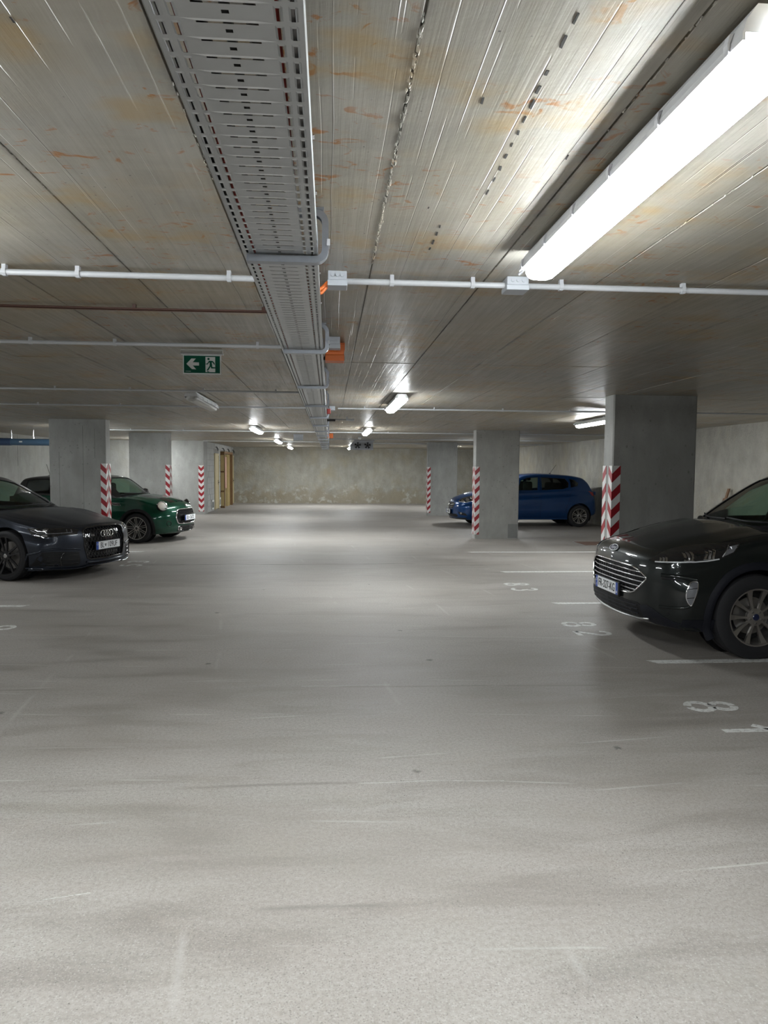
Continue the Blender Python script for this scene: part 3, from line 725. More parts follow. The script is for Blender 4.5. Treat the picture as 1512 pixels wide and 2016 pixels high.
for i, (dy, dz) in enumerate(((0, 0), (.025, -.012))):
    tag(MB().tube([(-.06, 3.225 + dy, 2.385 + dz), (-.035, 3.23 + dy, 2.395 + dz), (-.008, 3.24 + dy, 2.425 + dz * .4)], .008, 8).build('orange_cable', 'orange_cable', smooth=60), ('upper' if i == 0 else 'lower') + ' orange cable from the tray into the grey junction box', 'cable')
jbox(.80, .90, 3.22, 3.32, 2.41, 'junction_grey', 'grey junction box at the end of the nearest lamp')
ob = jbox(-.028, .10, 4.96, 5.08, 2.335, 'orange_plastic', 'orange fire-rated junction box right of the tray', z1=H - .03)
MB().box(-.06, .07, .02, .07, -.02, .03).build('back_plate', 'orange_plastic', ob)
for k in range(3): MB().tube([(-.06, -.03 + k * .03, -.07), (-.068, -.03 + k * .03, -.078), (-.074, -.02 + k * .03, -.085)], .006, 6).build('cable', 'black_cable', ob, smooth=60)
jbox(-.02, .07, 4.80, 4.88, 2.392, 'junction_grey', 'grey junction box in front of the orange one')
jbox(-.045, .095, 17.9, 18.0, 2.335, 'orange_plastic', 'far orange junction box right of the tray', z1=H - .02)
jbox(.0, .08, 10.16, 10.24, 2.41, 'junction_grey', 'small grey junction box at the second conduit')
tag(bevel_box(-.035, .02, 10.02, 10.1, 2.35, 2.42, .008).build('alarm_sounder', 'alarm_red'), 'small red alarm box on the tray edge', 'alarm')
rd = empty('sensor_arm', (.0, 12.2, 2.42)); tag(rd, 'thin rod with a small pale sensor beside the tray', 'sensor')
MB().tube([(-.04, 0, .0), (.30, .05, .0)], .011, 8).build('rod', 'grey_cable', rd, smooth=60); MB().tube([(.29, .05, -.0), (.42, .07, -.005)], .022, 10).build('head', 'white_pvc', rd, smooth=60)
MB().box(.28, .31, .03, .07, 0, .05).build('mount', 'grey_pvc', rd); MB().tube([(-.04, -.2, -.03), (.1, -.2, -.03)], .018, 8).build('stub', 'black_cable', rd)
hs = empty('blank_sign', (-.815, 19.0, H)); tag(hs, 'blank pale panel hanging left of the tray, far off', 'sign')
MB().box(-.125, .125, -.012, .012, -.165, -.02).build('panel', 'sign_white', hs); MB().box(-.13, .13, -.02, .02, -.022, 0).build('rail', 'junction_grey', hs)
MB().box(-.12, .12, -.014, -.012, -.16, -.025).build('face', 'junction_grey', hs)

# ------------------------------------------------------------------ exit sign
ex = empty('exit_sign', (-.947, 5.46, H)); tag(ex, 'green emergency exit sign with left arrow and running figure', 'sign')
MB().box(-.155, .15, -.022, .022, -.028, -.0).build('mounting_rail', 'sign_white', ex); MB().box(-.158, .155, -.024, .024, -.037, -.028).build('rail_lip', 'lamp_housing', ex)
MB().box(-.142, .138, -.007, .007, -.182, -.037).build('panel', 'sign_white', ex)
MB().box(-.134, .130, -.009, -.007, -.173, -.046).build('green_field', 'sign_green', ex)
S = lambda u, v: (-.134 + u * .264, -.173 + v * .127)
def flat(name, pts, mat, y=-.0105):
    MB().prism([S(*p) for p in pts], lambda u, v, w: (u, w, v), y, -.009).build(name, mat, ex)
flat('arrow', [(.07, .52), (.21, .83), (.33, .83), (.245, .62), (.42, .61), (.42, .43), (.245, .43), (.34, .21), (.22, .22)], 'sign_white')
flat('doorway', [(.60, .06), (.60, .94), (.87, .94), (.87, .06)], 'sign_white')
hd = [(.685 + .032 * math.cos(a), .82 + .066 * math.sin(a)) for a in [2 * PI * i / 14 for i in range(14)]]
flat('figure_head', hd, 'sign_green', -.012)
flat('figure_torso', [(.70, .72), (.80, .71), (.845, .62), (.865, .51), (.84, .49), (.805, .61), (.775, .63), (.785, .46), (.79, .36), (.90, .33), (.91, .28), (.76, .27), (.745, .38), (.675, .15), (.63, .15), (.715, .42), (.72, .60), (.70, .62), (.665, .50), (.61, .51), (.61, .55), (.65, .56)], 'sign_green', -.012)
flat('figure_shoe', [(.64, .13), (.70, .09), (.70, .055), (.645, .075)], 'sign_green', -.012); flat('figure_shoe', [(.885, .33), (.915, .32), (.905, .17), (.885, .17)], 'sign_green', -.012)
flat('print_line', [(.04, .09), (.19, .085), (.19, .10), (.04, .105)], 'sign_white')

# ------------------------------------------------------------------ pipe, fan unit, small things
bp = empty('blue_pipe', (-7.6, 18.0, 2.17)); tag(bp, 'blue pipe under the ceiling in the left bay', 'pipe')
MB().tube([(-1.05, 0, 0), (-.4, 0, 0), (1.9, 0, -.01)], .082, 18).build('pipe', 'blue_pipe', bp, smooth=60)
MB().tube([(-1.05, 0, .002), (-.10, 0, -.0)], .092, 18).build('sleeve', 'blue_sleeve', bp, smooth=60)
for x in (-.10, .42): MB().tube([(x, 0, .085), (x, 0, .29)], .008, 6).build('hanger_rod', 'screw_steel', bp); MB().lathe([(.0, .0), (.02, .0), (.02, .02), (0, .022)], 10, 'z', (x, -.0, .09)).build('nut', 'screw_steel', bp)
MB().box(.11, .18, -.087, -.079, -.012, .02).build('sticker', 'sign_white', bp)
fu = empty('fan_unit', (1.02, 22.5, 2.19)); tag(fu, 'grey ceiling fan unit with two black fans, far off', 'fan unit')
MB().prism([(-.36, -.02), (.36, -.02), (.36, .25), (-.26, .25), (-.36, .12)], lambda u, v, w: (u, w, v), 0, .35).build('casing', 'fan_grey', fu)
MB().box(-.24, .40, -.01, .36, .25, .281).build('top_rail', 'fan_grey', fu)
for k, x in enumerate((-.13, .18)):
    fr = MB().lathe([(.0, 0), (.115, 0), (.115, -.012), (.128, -.012), (.128, .01)], 28, 'y', (x, -.004, .115)).build('fan_ring', 'fan_grey', fu, smooth=40)
    MB().lathe([(0, -.004), (.112, -.004), (.112, .0)], 24, 'y', (x, -.006, .115)).build('fan_opening', 'fan_grey', fu)
    MB().lathe([(0, -.035), (.032, -.03), (.036, 0)], 16, 'y', (x, -.006, .115)).build('fan_hub', 'fan_black', fu, smooth=40)
    for b_ in range(5):
        a = 2 * PI * b_ / 5 + .3; m = MB()
        def P(r, da, d): return (x + r * math.cos(a + da), -.016 - d, .115 + r * math.sin(a + da))
        m.add([P(.03, -.3, .0), P(.075, -.42, -.004), P(.105, -.36, -.006), P(.105, .25, .012), P(.07, .3, .01), P(.03, .4, .008)] + [P(.03, -.3, .004), P(.075, -.42, .0), P(.105, -.36, -.002), P(.105, .25, .016), P(.07, .3, .014), P(.03, .4, .012)],
              [(0, 1, 2, 3, 4, 5), (11, 10, 9, 8, 7, 6)] + [(i, i + 6, (i + 1) % 6 + 6, (i + 1) % 6) for i in range(6)])
        m.build('fan_blade', 'fan_black', fu)
dt = empty('ceiling_detector', (.62, 16.9, H)); tag(dt, 'small white round detector on the ceiling near the fan unit', 'detector')
dt.location = (.86, 20.2, H)
MB().lathe([(0, 0), (.055, 0), (.055, -.02), (0, -.02)], 18).build('base', 'junction_grey', dt); MB().lathe([(.045, -.02), (.05, -.045), (.03, -.07), (0, -.075)], 18).build('head', 'vent_white', dt, smooth=50)
mh = empty('floor_plate', (5.63, 14.9, 0)); tag(mh, 'rust-brown steel cover plate on the floor by the right column', 'floor plate')
MB().box(-.25, .55, -.36, .36, 0, .008).build('plate', 'rusty_plate', mh); MB().box(-.27, -.25, -.38, .38, 0, .006).box(-.25, .55, -.38, -.36, 0, .006).build('rim', 'galvanised_steel', mh)
for i, (y, dx, w, h, lb) in enumerate(((13.22, .0, .028, 1.25, 'taller brown stick leaning on the right wall'), (13.36, .03, .024, 1.06, 'shorter brown stick leaning on the right wall'))):
    m = MB(); zt = h; m.add([(XR - .35, y - w, 0), (XR - .35, y + w, 0), (XR - .35 - .03, y + w, 0), (XR - .35 - .03, y - w, 0), (XR - .02, y - w - .06, zt), (XR - .02, y + w - .06, zt), (XR - .05, y + w - .06, zt), (XR - .05, y - w - .06, zt)],
              [(0, 3, 2, 1), (4, 5, 6, 7), (0, 1, 5, 4), (1, 2, 6, 5), (2, 3, 7, 6), (3, 0, 4, 7)])
    tag(m.build('wooden_stick', 'stick_brown'), lb, 'stick')

ck = MB(); ct = MB()
def crack(m, pts, w):
    vs = []; n = len(pts)
    for i, (x, y) in enumerate(pts): ww = w * random.uniform(.4, 1.2); vs += [(x, y - ww, .0006), (x, y + ww, .0006)]
    m.add(vs, [(i * 2, i * 2 + 2, i * 2 + 3, i * 2 + 1) for i in range(n - 1)])
crack(ck, [(-3.0 + .12 * i, 11.75 + .10 * mnoise.noise((i * .13, 2, 0)) + .02 * mnoise.noise((i * .9, 5, 0))) for i in range(38)], .012)
crack(ck, [(1.7 + .12 * i, 11.6 + .1 * mnoise.noise((i * .13, 7, 0))) for i in range(12)], .008)
o_ = ck.build('joint_crack', 'gap_dark', fl); tag(o_, kind='stuff')
crack(ct, [(.15 + .05 * i, 3.52 + .04 * mnoise.noise((i * .1, 4, 0))) for i in range(16)], .0016); crack(ct, [(-.2 + .05 * i, 5.15 + .02 * mnoise.noise((i * .3, 4, 0))) for i in range(14)], .0025); crack(ct, [(-1.05 + .02 * i, 2.62 + .004 * i) for i in range(9)], .0015)
o_ = ct.build('pale_scrape', 'worn_white_paint', fl); tag(o_, kind='stuff')
# ------------------------------------------------------------------ floor markings
def line(x0, x1, y, label, w=.1):
    s = .06 if x1 > x0 else -.06
    tag(MB().prism([(x0, y + w / 2), (x0 + s, y - w / 2), (x1, y - w / 2), (x1, y + w / 2)], lambda u, v, q: (u, v, q), 0, .0015).build('parking_line', 'worn_white_paint'), label, 'floor marking', 'painted bay lines')
line(2.66, 7.6, 5.655, 'white bay line beside the dark grey car, nearest right'); line(2.66, 7.6, 8.225, 'white bay line behind the dark grey car'); line(2.66, 7.6, 10.80, 'white bay line in the empty right bay'); line(2.66, 7.6, 13.40, 'white bay line before the middle right column', .1)
line(-3.42, -8.5, 8.32, 'white bay line in front of the black car, left'); line(-3.46, -8.5, 13.60, 'white bay line beside the nearest left column')
def stroke(m, pts, w):
    pts = [Vector((p[0], p[1], 0)) for p in pts]; vs = []; n = len(pts)
    for i, p in enumerate(pts):
        t = (pts[min(i + 1, n - 1)] - pts[max(i - 1, 0)]).normalized(); a = Vector((-t.y, t.x, 0)) * w / 2
        vs += [p + a, p - a, p + a + Vector((0, 0, .0015)), p - a + Vector((0, 0, .0015))]
    fs = []
    for i in range(n - 1):
        b_ = i * 4; c = b_ + 4; fs += [(b_ + 2, c + 2, c + 3, b_ + 3), (b_, b_ + 2, c + 2, c), (b_ + 1, c + 1, c + 3, b_ + 3)]
    m.add(vs, fs)
def arc(cx, cy, rx, ry, a0, a1, n=14): return [(cx + rx * math.cos(math.radians(a0 + (a1 - a0) * i / n)), cy + ry * math.sin(math.radians(a0 + (a1 - a0) * i / n))) for i in range(n + 1)]
def digit(ch):
    """strokes in a box 0..1 wide, 0..1.6 high"""
    if ch == '8': return [arc(.5, 1.19, .33, .33, -75, 85), arc(.5, 1.19, .33, .33, 95, 255), arc(.5, .42, .40, .36, 95, 262), arc(.5, .42, .40, .36, -82, 85)]
    if ch == '1': return [[(.62, 0), (.62, 1.6)], [(.58, 1.5), (.2, 1.12)]]
    if ch == '2': return [arc(.5, 1.15, .36, .38, 170, -35) + [(.12, .1)], [(.06, .08), (.92, .08)]]
    if ch == '3': return [arc(.48, 1.19, .34, .34, 160, -80), arc(.48, .42, .40, .36, 80, -160)]
    if ch == '6': return [arc(.5, .42, .38, .36, 0, 360, 22), [(.2, .6), (.3, 1.0), (.62, 1.55)]]
    if ch == '0': return [arc(.5, .8, .36, .72, 5, 355, 26)]
    if ch == '5': return [[(.85, 1.52), (.22, 1.52), (.16, .9)], arc(.48, .55, .40, .46, 125, -150)]
    return []
def number(s, x0, ytop, dy, side, lbl):
    """side=1: glyph tops point to +x (right bays), first digit farther; side=-1 mirrored"""
    e_ = empty('bay_number', (x0, ytop, 0)); tag(e_, lbl, 'floor marking', 'painted bay numbers'); h = .34; w = .21
    for k, ch in enumerate(s):
        m = MB()
        for st in digit(ch):
            if side > 0: pts = [(p[1] / 1.6 * h, -p[0] * w - k * dy) for p in st]
            else: pts = [(-p[1] / 1.6 * h, p[0] * w + k * dy) for p in st]
            stroke(m, pts, .052)
        m.build('digit', 'worn_white_paint', e_)
number('81', 2.42, 4.66, .42, 1, 'white painted number 81 on the nearest right bay'); number('82', 2.41, 7.20, .40, 1, 'white painted number 82 before the dark grey car'); number('83', 2.43, 9.74, .41, 1, 'white painted number 83 on the empty right bay')
number('56', -3.1, 6.68, .42, -1, 'white painted number cut off at the left edge'); number('53', -3.02, 11.6, .42, -1, 'faint white painted number beside the front of the black car')
# ------------------------------------------------------------------ cars: generic builders
def pchip(tab):
    xs = [float(a) for a, _ in tab]; ys = [float(b) for _, b in tab]; n = len(xs)
    if n == 1: return lambda x: ys[0]
    h = [xs[i + 1] - xs[i] for i in range(n - 1)]; d = [(ys[i + 1] - ys[i]) / h[i] for i in range(n - 1)]
    m = [0.] * n
    for i in range(1, n - 1):
        if d[i - 1] * d[i] > 0:
            w1 = 2 * h[i] + h[i - 1]; w2 = h[i] + 2 * h[i - 1]; m[i] = (w1 + w2) / (w1 / d[i - 1] + w2 / d[i])
    m[0] = d[0]; m[-1] = d[-1]
    def f(x):
        if x <= xs[0]: return ys[0]
        if x >= xs[-1]: return ys[-1]
        i = 0
        while x > xs[i + 1]: i += 1
        t = (x - xs[i]) / h[i]; t2 = t * t; t3 = t2 * t
        return (2 * t3 - 3 * t2 + 1) * ys[i] + (t3 - 2 * t2 + t) * h[i] * m[i] + (-2 * t3 + 3 * t2) * ys[i + 1] + (t3 - t2) * h[i] * m[i + 1]
    return f
def catmull(P, per, closed=False, mirror0=True):
    """sample a polyline smoothly; P list of (a, b)"""
    n = len(P); out = []
    def g(i):
        if closed: return P[i % n]
        if i < 0: return (-P[1][0], P[1][1]) if mirror0 else (2 * P[0][0] - P[1][0], 2 * P[0][1] - P[1][1])
        if i >= n: return (-P[n - 2][0], P[n - 2][1]) if mirror0 else (2 * P[-1][0] - P[-2][0], 2 * P[-1][1] - P[-2][1])
        return P[i]
    for i in range(n if closed else n - 1):
        p0, p1, p2, p3 = g(i - 1), g(i), g(i + 1), g(i + 2)
        k = per[i] if isinstance(per, (list, tuple)) else per
        for j in range(k):
            t = j / k; t2 = t * t; t3 = t2 * t
            out.append(tuple(.5 * (2 * p1[q] + (p2[q] - p0[q]) * t + (2 * p0[q] - 5 * p1[q] + 4 * p2[q] - p3[q]) * t2 + (3 * p1[q] - p0[q] - 3 * p2[q] + p3[q]) * t3) for q in (0, 1)))
    if not closed: out.append(P[-1])
    return out
def smooth_closed(P, k=5): return catmull(P, k, closed=True)
def smooth_open(P, k=5): return catmull(P, k, closed=False, mirror0=False)

def body_mesh(c):
    L_ = c['L']; F = {k: pchip(v) for k, v in c['tab'].items()}
    bowf = pchip(c['bow_f']); prf = pchip(c['prof_f']); bowr = pchip(c['bow_r']); prr = pchip(c['prof_r'])
    R = c.get('R', .06); wf = c.get('wf', 1.1); wr = c.get('wr', .9)
    xs = [0., .004, .012, .024, .04, .06] + [.06 + (L_ - .12) * i / 84 for i in range(1, 84)] + [L_ - .06, L_ - .04, L_ - .024, L_ - .012, L_ - .004, L_]
    rings = []; per = [3, 3, 4, 5, 6, 5, 4, 8]
    seg_top = sum(per[:6])
    rid = [(pchip(a), h, w, x0, x1) for a, h, w, x0, x1 in c.get('ridges', [])]
    cre = [(pchip(a), h, w, x0, x1) for a, h, w, x0, x1 in c.get('creases', [])]
    for x in xs:
        q = {k: f(x) for k, f in F.items()}
        P = [(0, q['zb']), (q['ws'] - .08, q['zb']), (q['ws'], q['zb'] + .05), (q['wl'], q['zl']), (q['wm'], q['zm']), (q['wb'] + .012, q['zs'] - .10), (q['wb'], q['zs']), (q['wb'] * .93 - .035, q['zs'] + (q['zc'] - q['zs']) * .42), (0, q['zc'])]
        h = catmull(P, per)
        ins = 0.
        e = min(x, L_ - x)
        if e < R: ins = R - math.sqrt(max(0, R * R - (R - e) ** 2))
        zm = (q['zb'] + q['zc']) / 2
        pts = []
        for i, (y, z) in enumerate(h):
            fade = lambda x0, x1: max(0., min(1., (x - x0) / .12, (x1 - x) / .12))
            if i >= seg_top:
                for f, hh, w, x0, x1 in rid:
                    if x0 < x < x1: z += hh * fade(x0, x1) * math.exp(-((y - f(x)) / w) ** 2)
            elif i > 7:
                for f, hh, w, x0, x1 in cre:
                    if x0 < x < x1: y += hh * fade(x0, x1) * math.exp(-((z - f(x)) / w) ** 2)
            if ins:
                y = max(0, y - ins) if y > .05 else y
                z = z - ins * (1 if z > zm else -1) * min(1, abs(z - zm) / .12)
            pts.append((y, z))
        rings.append((x, pts))
    def warp(x, y, z):
        k = max(0., 1 - x / wf); kr = max(0., 1 - (L_ - x) / wr)
        return (x + k * (bowf(abs(y)) + prf(z)) - kr * (bowr(abs(y)) + prr(z)), y, z)
    n = len(rings[0][1]); full = 2 * n - 2
    vs = []; fs = []
    def ringv(x, pts):
        o = []
        for y, z in pts: o.append(warp(x, y, z))
        for y, z in pts[-2:0:-1]: o.append(warp(x, -y, z))
        return o
    allr = []
    def scaled(pts, t):
        zm = (min(p[1] for p in pts) + max(p[1] for p in pts)) / 2
        return [(y * t, zm + (z - zm) * t) for y, z in pts]
    ts = [.02, .12, .24, .36, .48, .60, .70, .79, .87, .94]
    for t in ts: allr.append(ringv(rings[0][0], scaled(rings[0][1], t)))
    for x, p in rings: allr.append(ringv(x, p))
    for t in ts[::-1]: allr.append(ringv(rings[-1][0], scaled(rings[-1][1], t)))
    for r_ in allr: vs += r_
    for i in range(len(allr) - 1):
        for j in range(full): fs.append((i * full + j, i * full + (j + 1) % full, (i + 1) * full + (j + 1) % full, (i + 1) * full + j))
    fs.append(tuple(range(full))); fs.append(tuple(range((len(allr) - 1) * full, len(allr) * full))[::-1])
    return MB().add(vs, fs)
def cabin_mesh(c):
    zp = pchip(c['roof']); wbf = pchip(c['cab_w']); zb0 = pchip(c['cab_z']); lean = c['lean']; bow = pchip(c['cab_bow']); crown = c.get('crown', .045)
    x0, x1 = c['cab_x']; N_ = 90
    xs = [x0 + (x1 - x0) * i / N_ for i in range(N_ + 1)]
    allr = []
    for x in xs:
        w0 = wbf(x); zb = zb0(x)
        def T(y): return zp(x - bow(x) * (y / w0) ** 2) - crown * (y / w0) ** 2
        y = w0
        for _ in range(40):
            z = max(T(y), zb + .002); y = .5 * y + .5 * (w0 - lean * (z - zb) - .10 * max(0, z - zb) ** 2)
        zc = max(T(y), zb + .002)
        base = zb - .10
        half = [(w0, base)] + [(w0 - lean * (zz - zb) - .10 * (zz - zb) ** 2 if zz > zb else w0, zz) for zz in [zb + (zc - zb) * k / 10 for k in range(0, 11)]]
        half += [(y * (1 - k / 14), max(T(y * (1 - k / 14)), zb + .002 + .001 * k)) for k in range(1, 15)]
        for _ in range(3):        # soften the cant rail
            h2 = half[:]
            for i in range(9, 15): h2[i] = tuple(.25 * half[i - 1][q] + .5 * half[i][q] + .25 * half[i + 1][q] for q in (0, 1))
            half = h2
        allr.append([(x, a, b) for a, b in half] + [(x, -a, b) for a, b in half[-2::-1]])
    n = len(allr[0]); vs = [v for r_ in allr for v in r_]
    fs = [(i * n + j, (i + 1) * n + j, (i + 1) * n + j + 1, i * n + j + 1) for i in range(len(allr) - 1) for j in range(n - 1)]
    fs += [tuple(range(n)), tuple(range((len(allr) - 1) * n, len(allr) * n))[::-1]]
    return MB().add(vs, fs)
def tmp_obj(mb): return obj('tmp', mb.mesh('tmp'))
def bool_cut(me, cutters, op='DIFFERENCE'):
    o = obj('tmpb', me); cs = []
    for c in cutters:
        k = tmp_obj(c); cs.append(k); md = o.modifiers.new('b', 'BOOLEAN'); md.operation = op; md.solver = 'EXACT'; md.object = k
    dg = bpy.context.evaluated_depsgraph_get(); dg.update(); out = bpy.data.meshes.new_from_object(o.evaluated_get(dg))
    for k in cs: bpy.data.objects.remove(k)
    bpy.data.objects.remove(o); return out
def bvh_of(me):
    return BVHTree.FromPolygons([v.co[:] for v in me.vertices], [tuple(p.vertices) for p in me.polygons])
AX = {  # projection: (u, v) -> ray origin, direction
    'f': lambda u, v: (Vector((-2., u, v)), Vector((1, 0, 0))), 'r': lambda u, v: (Vector((9., u, v)), Vector((-1, 0, 0))),
    'p': lambda u, v: (Vector((u, 3., v)), Vector((0, -1, 0))), 'n': lambda u, v: (Vector((u, -3., v)), Vector((0, 1, 0))), 't': lambda u, v: (Vector((u, v, 4.)), Vector((0, 0, -1)))}
def hit(bv, ax, u, v):
    o, d = AX[ax](u, v); loc, nrm, i, dist = bv.ray_cast(o, d)
    if loc is None:
        loc, nrm, i, dist = bv.find_nearest(o + d * (2.0 if ax in 'fpn' else 3.))
    if nrm.dot(d) > 0: nrm = -nrm
    return loc, nrm
def patch(bv, ax, pts, off=.002, th=.006, step=.04):
    """a plate of given outline that follows the body surface"""
    bm = bmesh.new(); vv = [bm.verts.new((u, v, 0)) for u, v in pts]; f = bm.faces.new(vv)
    bmesh.ops.triangulate(bm, faces=[f])
    us_ = [p[0] for p in pts]; vs_ = [p[1] for p in pts]
    for lo, hi, no in ((min(us_), max(us_), (1, 0, 0)), (min(vs_), max(vs_), (0, 1, 0))):
        k = int((hi - lo) / step)
        for i in range(1, k + 1):
            t = lo + (hi - lo) * i / (k + 1)
            bmesh.ops.bisect_plane(bm, geom=list(bm.verts) + list(bm.edges) + list(bm.faces), plane_co=(t, 0, 0) if no[0] else (0, t, 0), plane_no=no)
    bmesh.ops.remove_doubles(bm, verts=bm.verts, dist=1e-5)
    bm.verts.index_update()
    top = []; bot = []
    for v in bm.verts:
        l, nn = hit(bv, ax, v.co.x, v.co.y); top.append(l + nn * off); bot.append(l + nn * (off - th))
    n = len(top); fs = [tuple(w.index for w in fc.verts) for fc in bm.faces]
    out = MB(); allf = [f_ for f_ in fs] + [tuple(i + n for i in f_[::-1]) for f_ in fs]
    for e_ in bm.edges:
        if len(e_.link_faces) == 1:
            a, b_ = e_.verts[0].index, e_.verts[1].index; allf.append((a, b_, b_ + n, a + n))
    bm.free(); return out.add(top + bot, allf)
def strip(bv, ax, pts, r=.004, off=.001, n=6, flat=None, step=.03, closed=False):
    P = []
    q = pts + [pts[0]] if closed else pts
    for (a, b_), (c_, d) in zip(q, q[1:]):
        k = max(1, int(math.hypot(c_ - a, d - b_) / step))
        for i in range(k): P.append((a + (c_ - a) * i / k, b_ + (d - b_) * i / k))
    if not closed: P.append(q[-1])
    W_ = [];
    for u, v in P:
        l, nn = hit(bv, ax, u, v); W_.append(l + nn * off)
    return MB().loop(W_, r, n, flat) if closed else MB().tube(W_, r, n, flat=flat)
def oriented(bv, ax, u, v, tilt=0.):
    """frame at the surface: x along local right, z outward"""
    l, nn = hit(bv, ax, u, v)
    return l, nn
def wheel(par, x, y, s, R, rimR, w, style, face=.0):
    """s: +1 / -1 outward side"""
    wl_ = obj('wheel', MB().lathe([(rimR, -.5 * w), (rimR + .01, -.5 * w), (rimR + .03, -.52 * w), (R - .03, -.5 * w), (R - .008, -.44 * w), (R, -.34 * w), (R, -.1 * w), (R - .007, -.09 * w), (R - .007, -.06 * w), (R, -.05 * w), (R, .05 * w), (R - .007, .06 * w), (R - .007, .09 * w), (R, .1 * w), (R, .34 * w), (R - .008, .44 * w), (R - .03, .5 * w), (rimR + .03, .52 * w), (rimR + .01, .5 * w), (rimR, .5 * w)], 64, 'y', closed=True).mesh('wheel', 'tyre_rubber', 35), par, (x, y, R))
    wl_['label'] = 'black tyre with alloy rim'
    o = s * w * .5
    MB().lathe([(rimR - .003, o), (rimR + .004, o + s * .004), (rimR - .008, o + s * .003), (rimR - .014, o - s * .012), (rimR - .022, o - s * .06), (rimR - .03, -o), (rimR - .002, -o)], 64, 'y', closed=True).build('rim', style['rim'], wl_, smooth=40)
    MB().lathe([(0, -s * .02), (rimR - .035, -s * .02), (rimR - .03, -s * .03)], 40, 'y').build('wheel_back', 'rim_black', wl_)
    MB().lathe([(.05, s * .012), (style.get('disc', .15), s * .012), (style.get('disc', .15), s * .0)], 40, 'y').build('brake_disc', style.get('disc_mat', 'brake_steel'), wl_)
    zf = o - s * style.get('dish', .03)
    hubr = style.get('hub', .065)
    MB().lathe([(0, zf + s * .004), (hubr * .6, zf + s * .004), (hubr, zf - s * .004), (hubr * 1.05, zf - s * .03)], 40, 'y').build('hub', style['spoke'], wl_, smooth=40)
    MB().lathe([(0, zf + s * .010), (.024, zf + s * .009), (.029, zf + s * .004)], 24, 'y').build('centre_cap', style['cap'], wl_, smooth=40)
    nb = style.get('bolts', 5)
    for k in range(nb):
        a = 2 * PI * (k + .5) / nb + style.get('rot', 0)
        MB().lathe([(0, zf + s * .008), (.009, zf + s * .008), (.010, zf + s * .001)], 8, 'y', (.052 * math.cos(a), 0, .052 * math.sin(a))).build('wheel_bolt', style.get('bolt', 'brake_steel'), wl_)
    for k in range(style['n']):
        for q in style['pair']:
            a = 2 * PI * k / style['n'] + style.get('rot', 0)
            g0, g1, w0, w1 = q
            m = MB(); prof = []
            r0, r1 = hubr * .8, rimR - .006
            for i in range(7):
                t = i / 6; r_ = r0 + (r1 - r0) * t; c_ = g0 + (g1 - g0) * t; hw = (w0 + (w1 - w0) * t ** style.get('flare', 1.6)) / 2; dz = -s * .012 * math.sin(PI * t) + s * .018 * t
                prof.append((r_, c_, hw, zf + dz))
            vs_ = []
            for r_, c_, hw, z in prof:
                for du, dv in ((-hw, -s * .02), (-hw * .92, 0), (hw * .92, 0), (hw, -s * .02)):
                    u = c_ + du
                    vs_.append((r_ * math.cos(a) - u * math.sin(a), z + dv, r_ * math.sin(a) + u * math.cos(a)))
            fs_ = [(i * 4 + j, i * 4 + (j + 1) % 4, (i + 1) * 4 + (j + 1) % 4, (i + 1) * 4 + j) for i in range(6) for j in range(4)] + [(0, 1, 2, 3), (27, 26, 25, 24)]
            m.add(vs_, fs_).build('spoke', style['spoke'], wl_)
    return wl_
def plate_on(par, bv, ax, u, v, text, w=.52, h=.112, bands=('l',), sz=.088, xs=.62, heart=None, tiltz=0., side_text=None, fwd_off=.012):
    l, nn = hit(bv, ax, u, v)
    sx = -1 if ax == 'f' else 1
    p = empty('number_plate', (l.x + sx * fwd_off, u, v)); p.parent = par; p['label'] = 'number plate reading ' + text
    # local frame: x to the reader's right, z up; the reader stands in front (-x), so right is -y
    p.rotation_euler = (0, tiltz, -PI / 2 if ax == 'f' else PI / 2)
    bevel_box(-w / 2 - .012, w / 2 + .012, .0, .02, -h / 2 - .014, h / 2 + .008, .004).build('plate_holder', 'black_plastic', p)
    MB().box(-w / 2, w / 2, -.003, .002, -h / 2, h / 2).build('plate', 'plate_white', p)
    if 'l' in bands: MB().box(-w / 2, -w / 2 + .045, -.0045, -.001, -h / 2, h / 2).build('band', 'plate_blue', p)
    if 'r' in bands: MB().box(w / 2 - .045, w / 2, -.0045, -.001, -h / 2, h / 2).build('band', 'plate_blue', p)
    for xc, sx_ in (((-w / 2 + .0225, 1),) if 'l' in bands else ()):
        for k in range(12):
            a = 2 * PI * k / 12; MB().box(xc + .013 * math.cos(a) - .002, xc + .013 * math.cos(a) + .002, -.0055, -.004, .022 + .013 * math.sin(a) - .002, .022 + .013 * math.sin(a) + .002).build('star', 'plate_white', p)
    for t, xc, size, xsc, zc in text_parts(text, w, bands, sz, xs, side_text):
        me = text_mesh(t, size, .0008, xsc); me.materials.append(MATS['plate_black' if zc is None else 'plate_white'])
        obj('lettering', me, p, (xc, -.0046, (zc or 0) - .002), (PI / 2, 0, 0))
    if heart is not None:
        q = [(0, -.022), (-.012, -.012), (-.017, .004), (-.016, .017), (0, .012), (.016, .017), (.017, .004), (.012, -.012)]
        MB().prism([(heart + a, b_) for a, b_ in q], lambda a, b_, w_: (a, w_, b_), -.0052, -.002).build('crest', 'plate_black', p)
        MB().box(heart - .002, heart + .002, -.006, -.005, -.012, .008).box(heart - .007, heart + .007, -.006, -.005, -.001, .003).build('crest_cross', 'plate_white', p)
    return p
def text_parts(text, w, bands, sz, xs, side_text):
    out = [(t, x, sz, xs, None) for t, x in (text if isinstance(text, list) else PLATE_SPLIT[text])]
    if side_text: out += [(t, x, s_, .8, z) for t, x, s_, z in side_text]
    return out
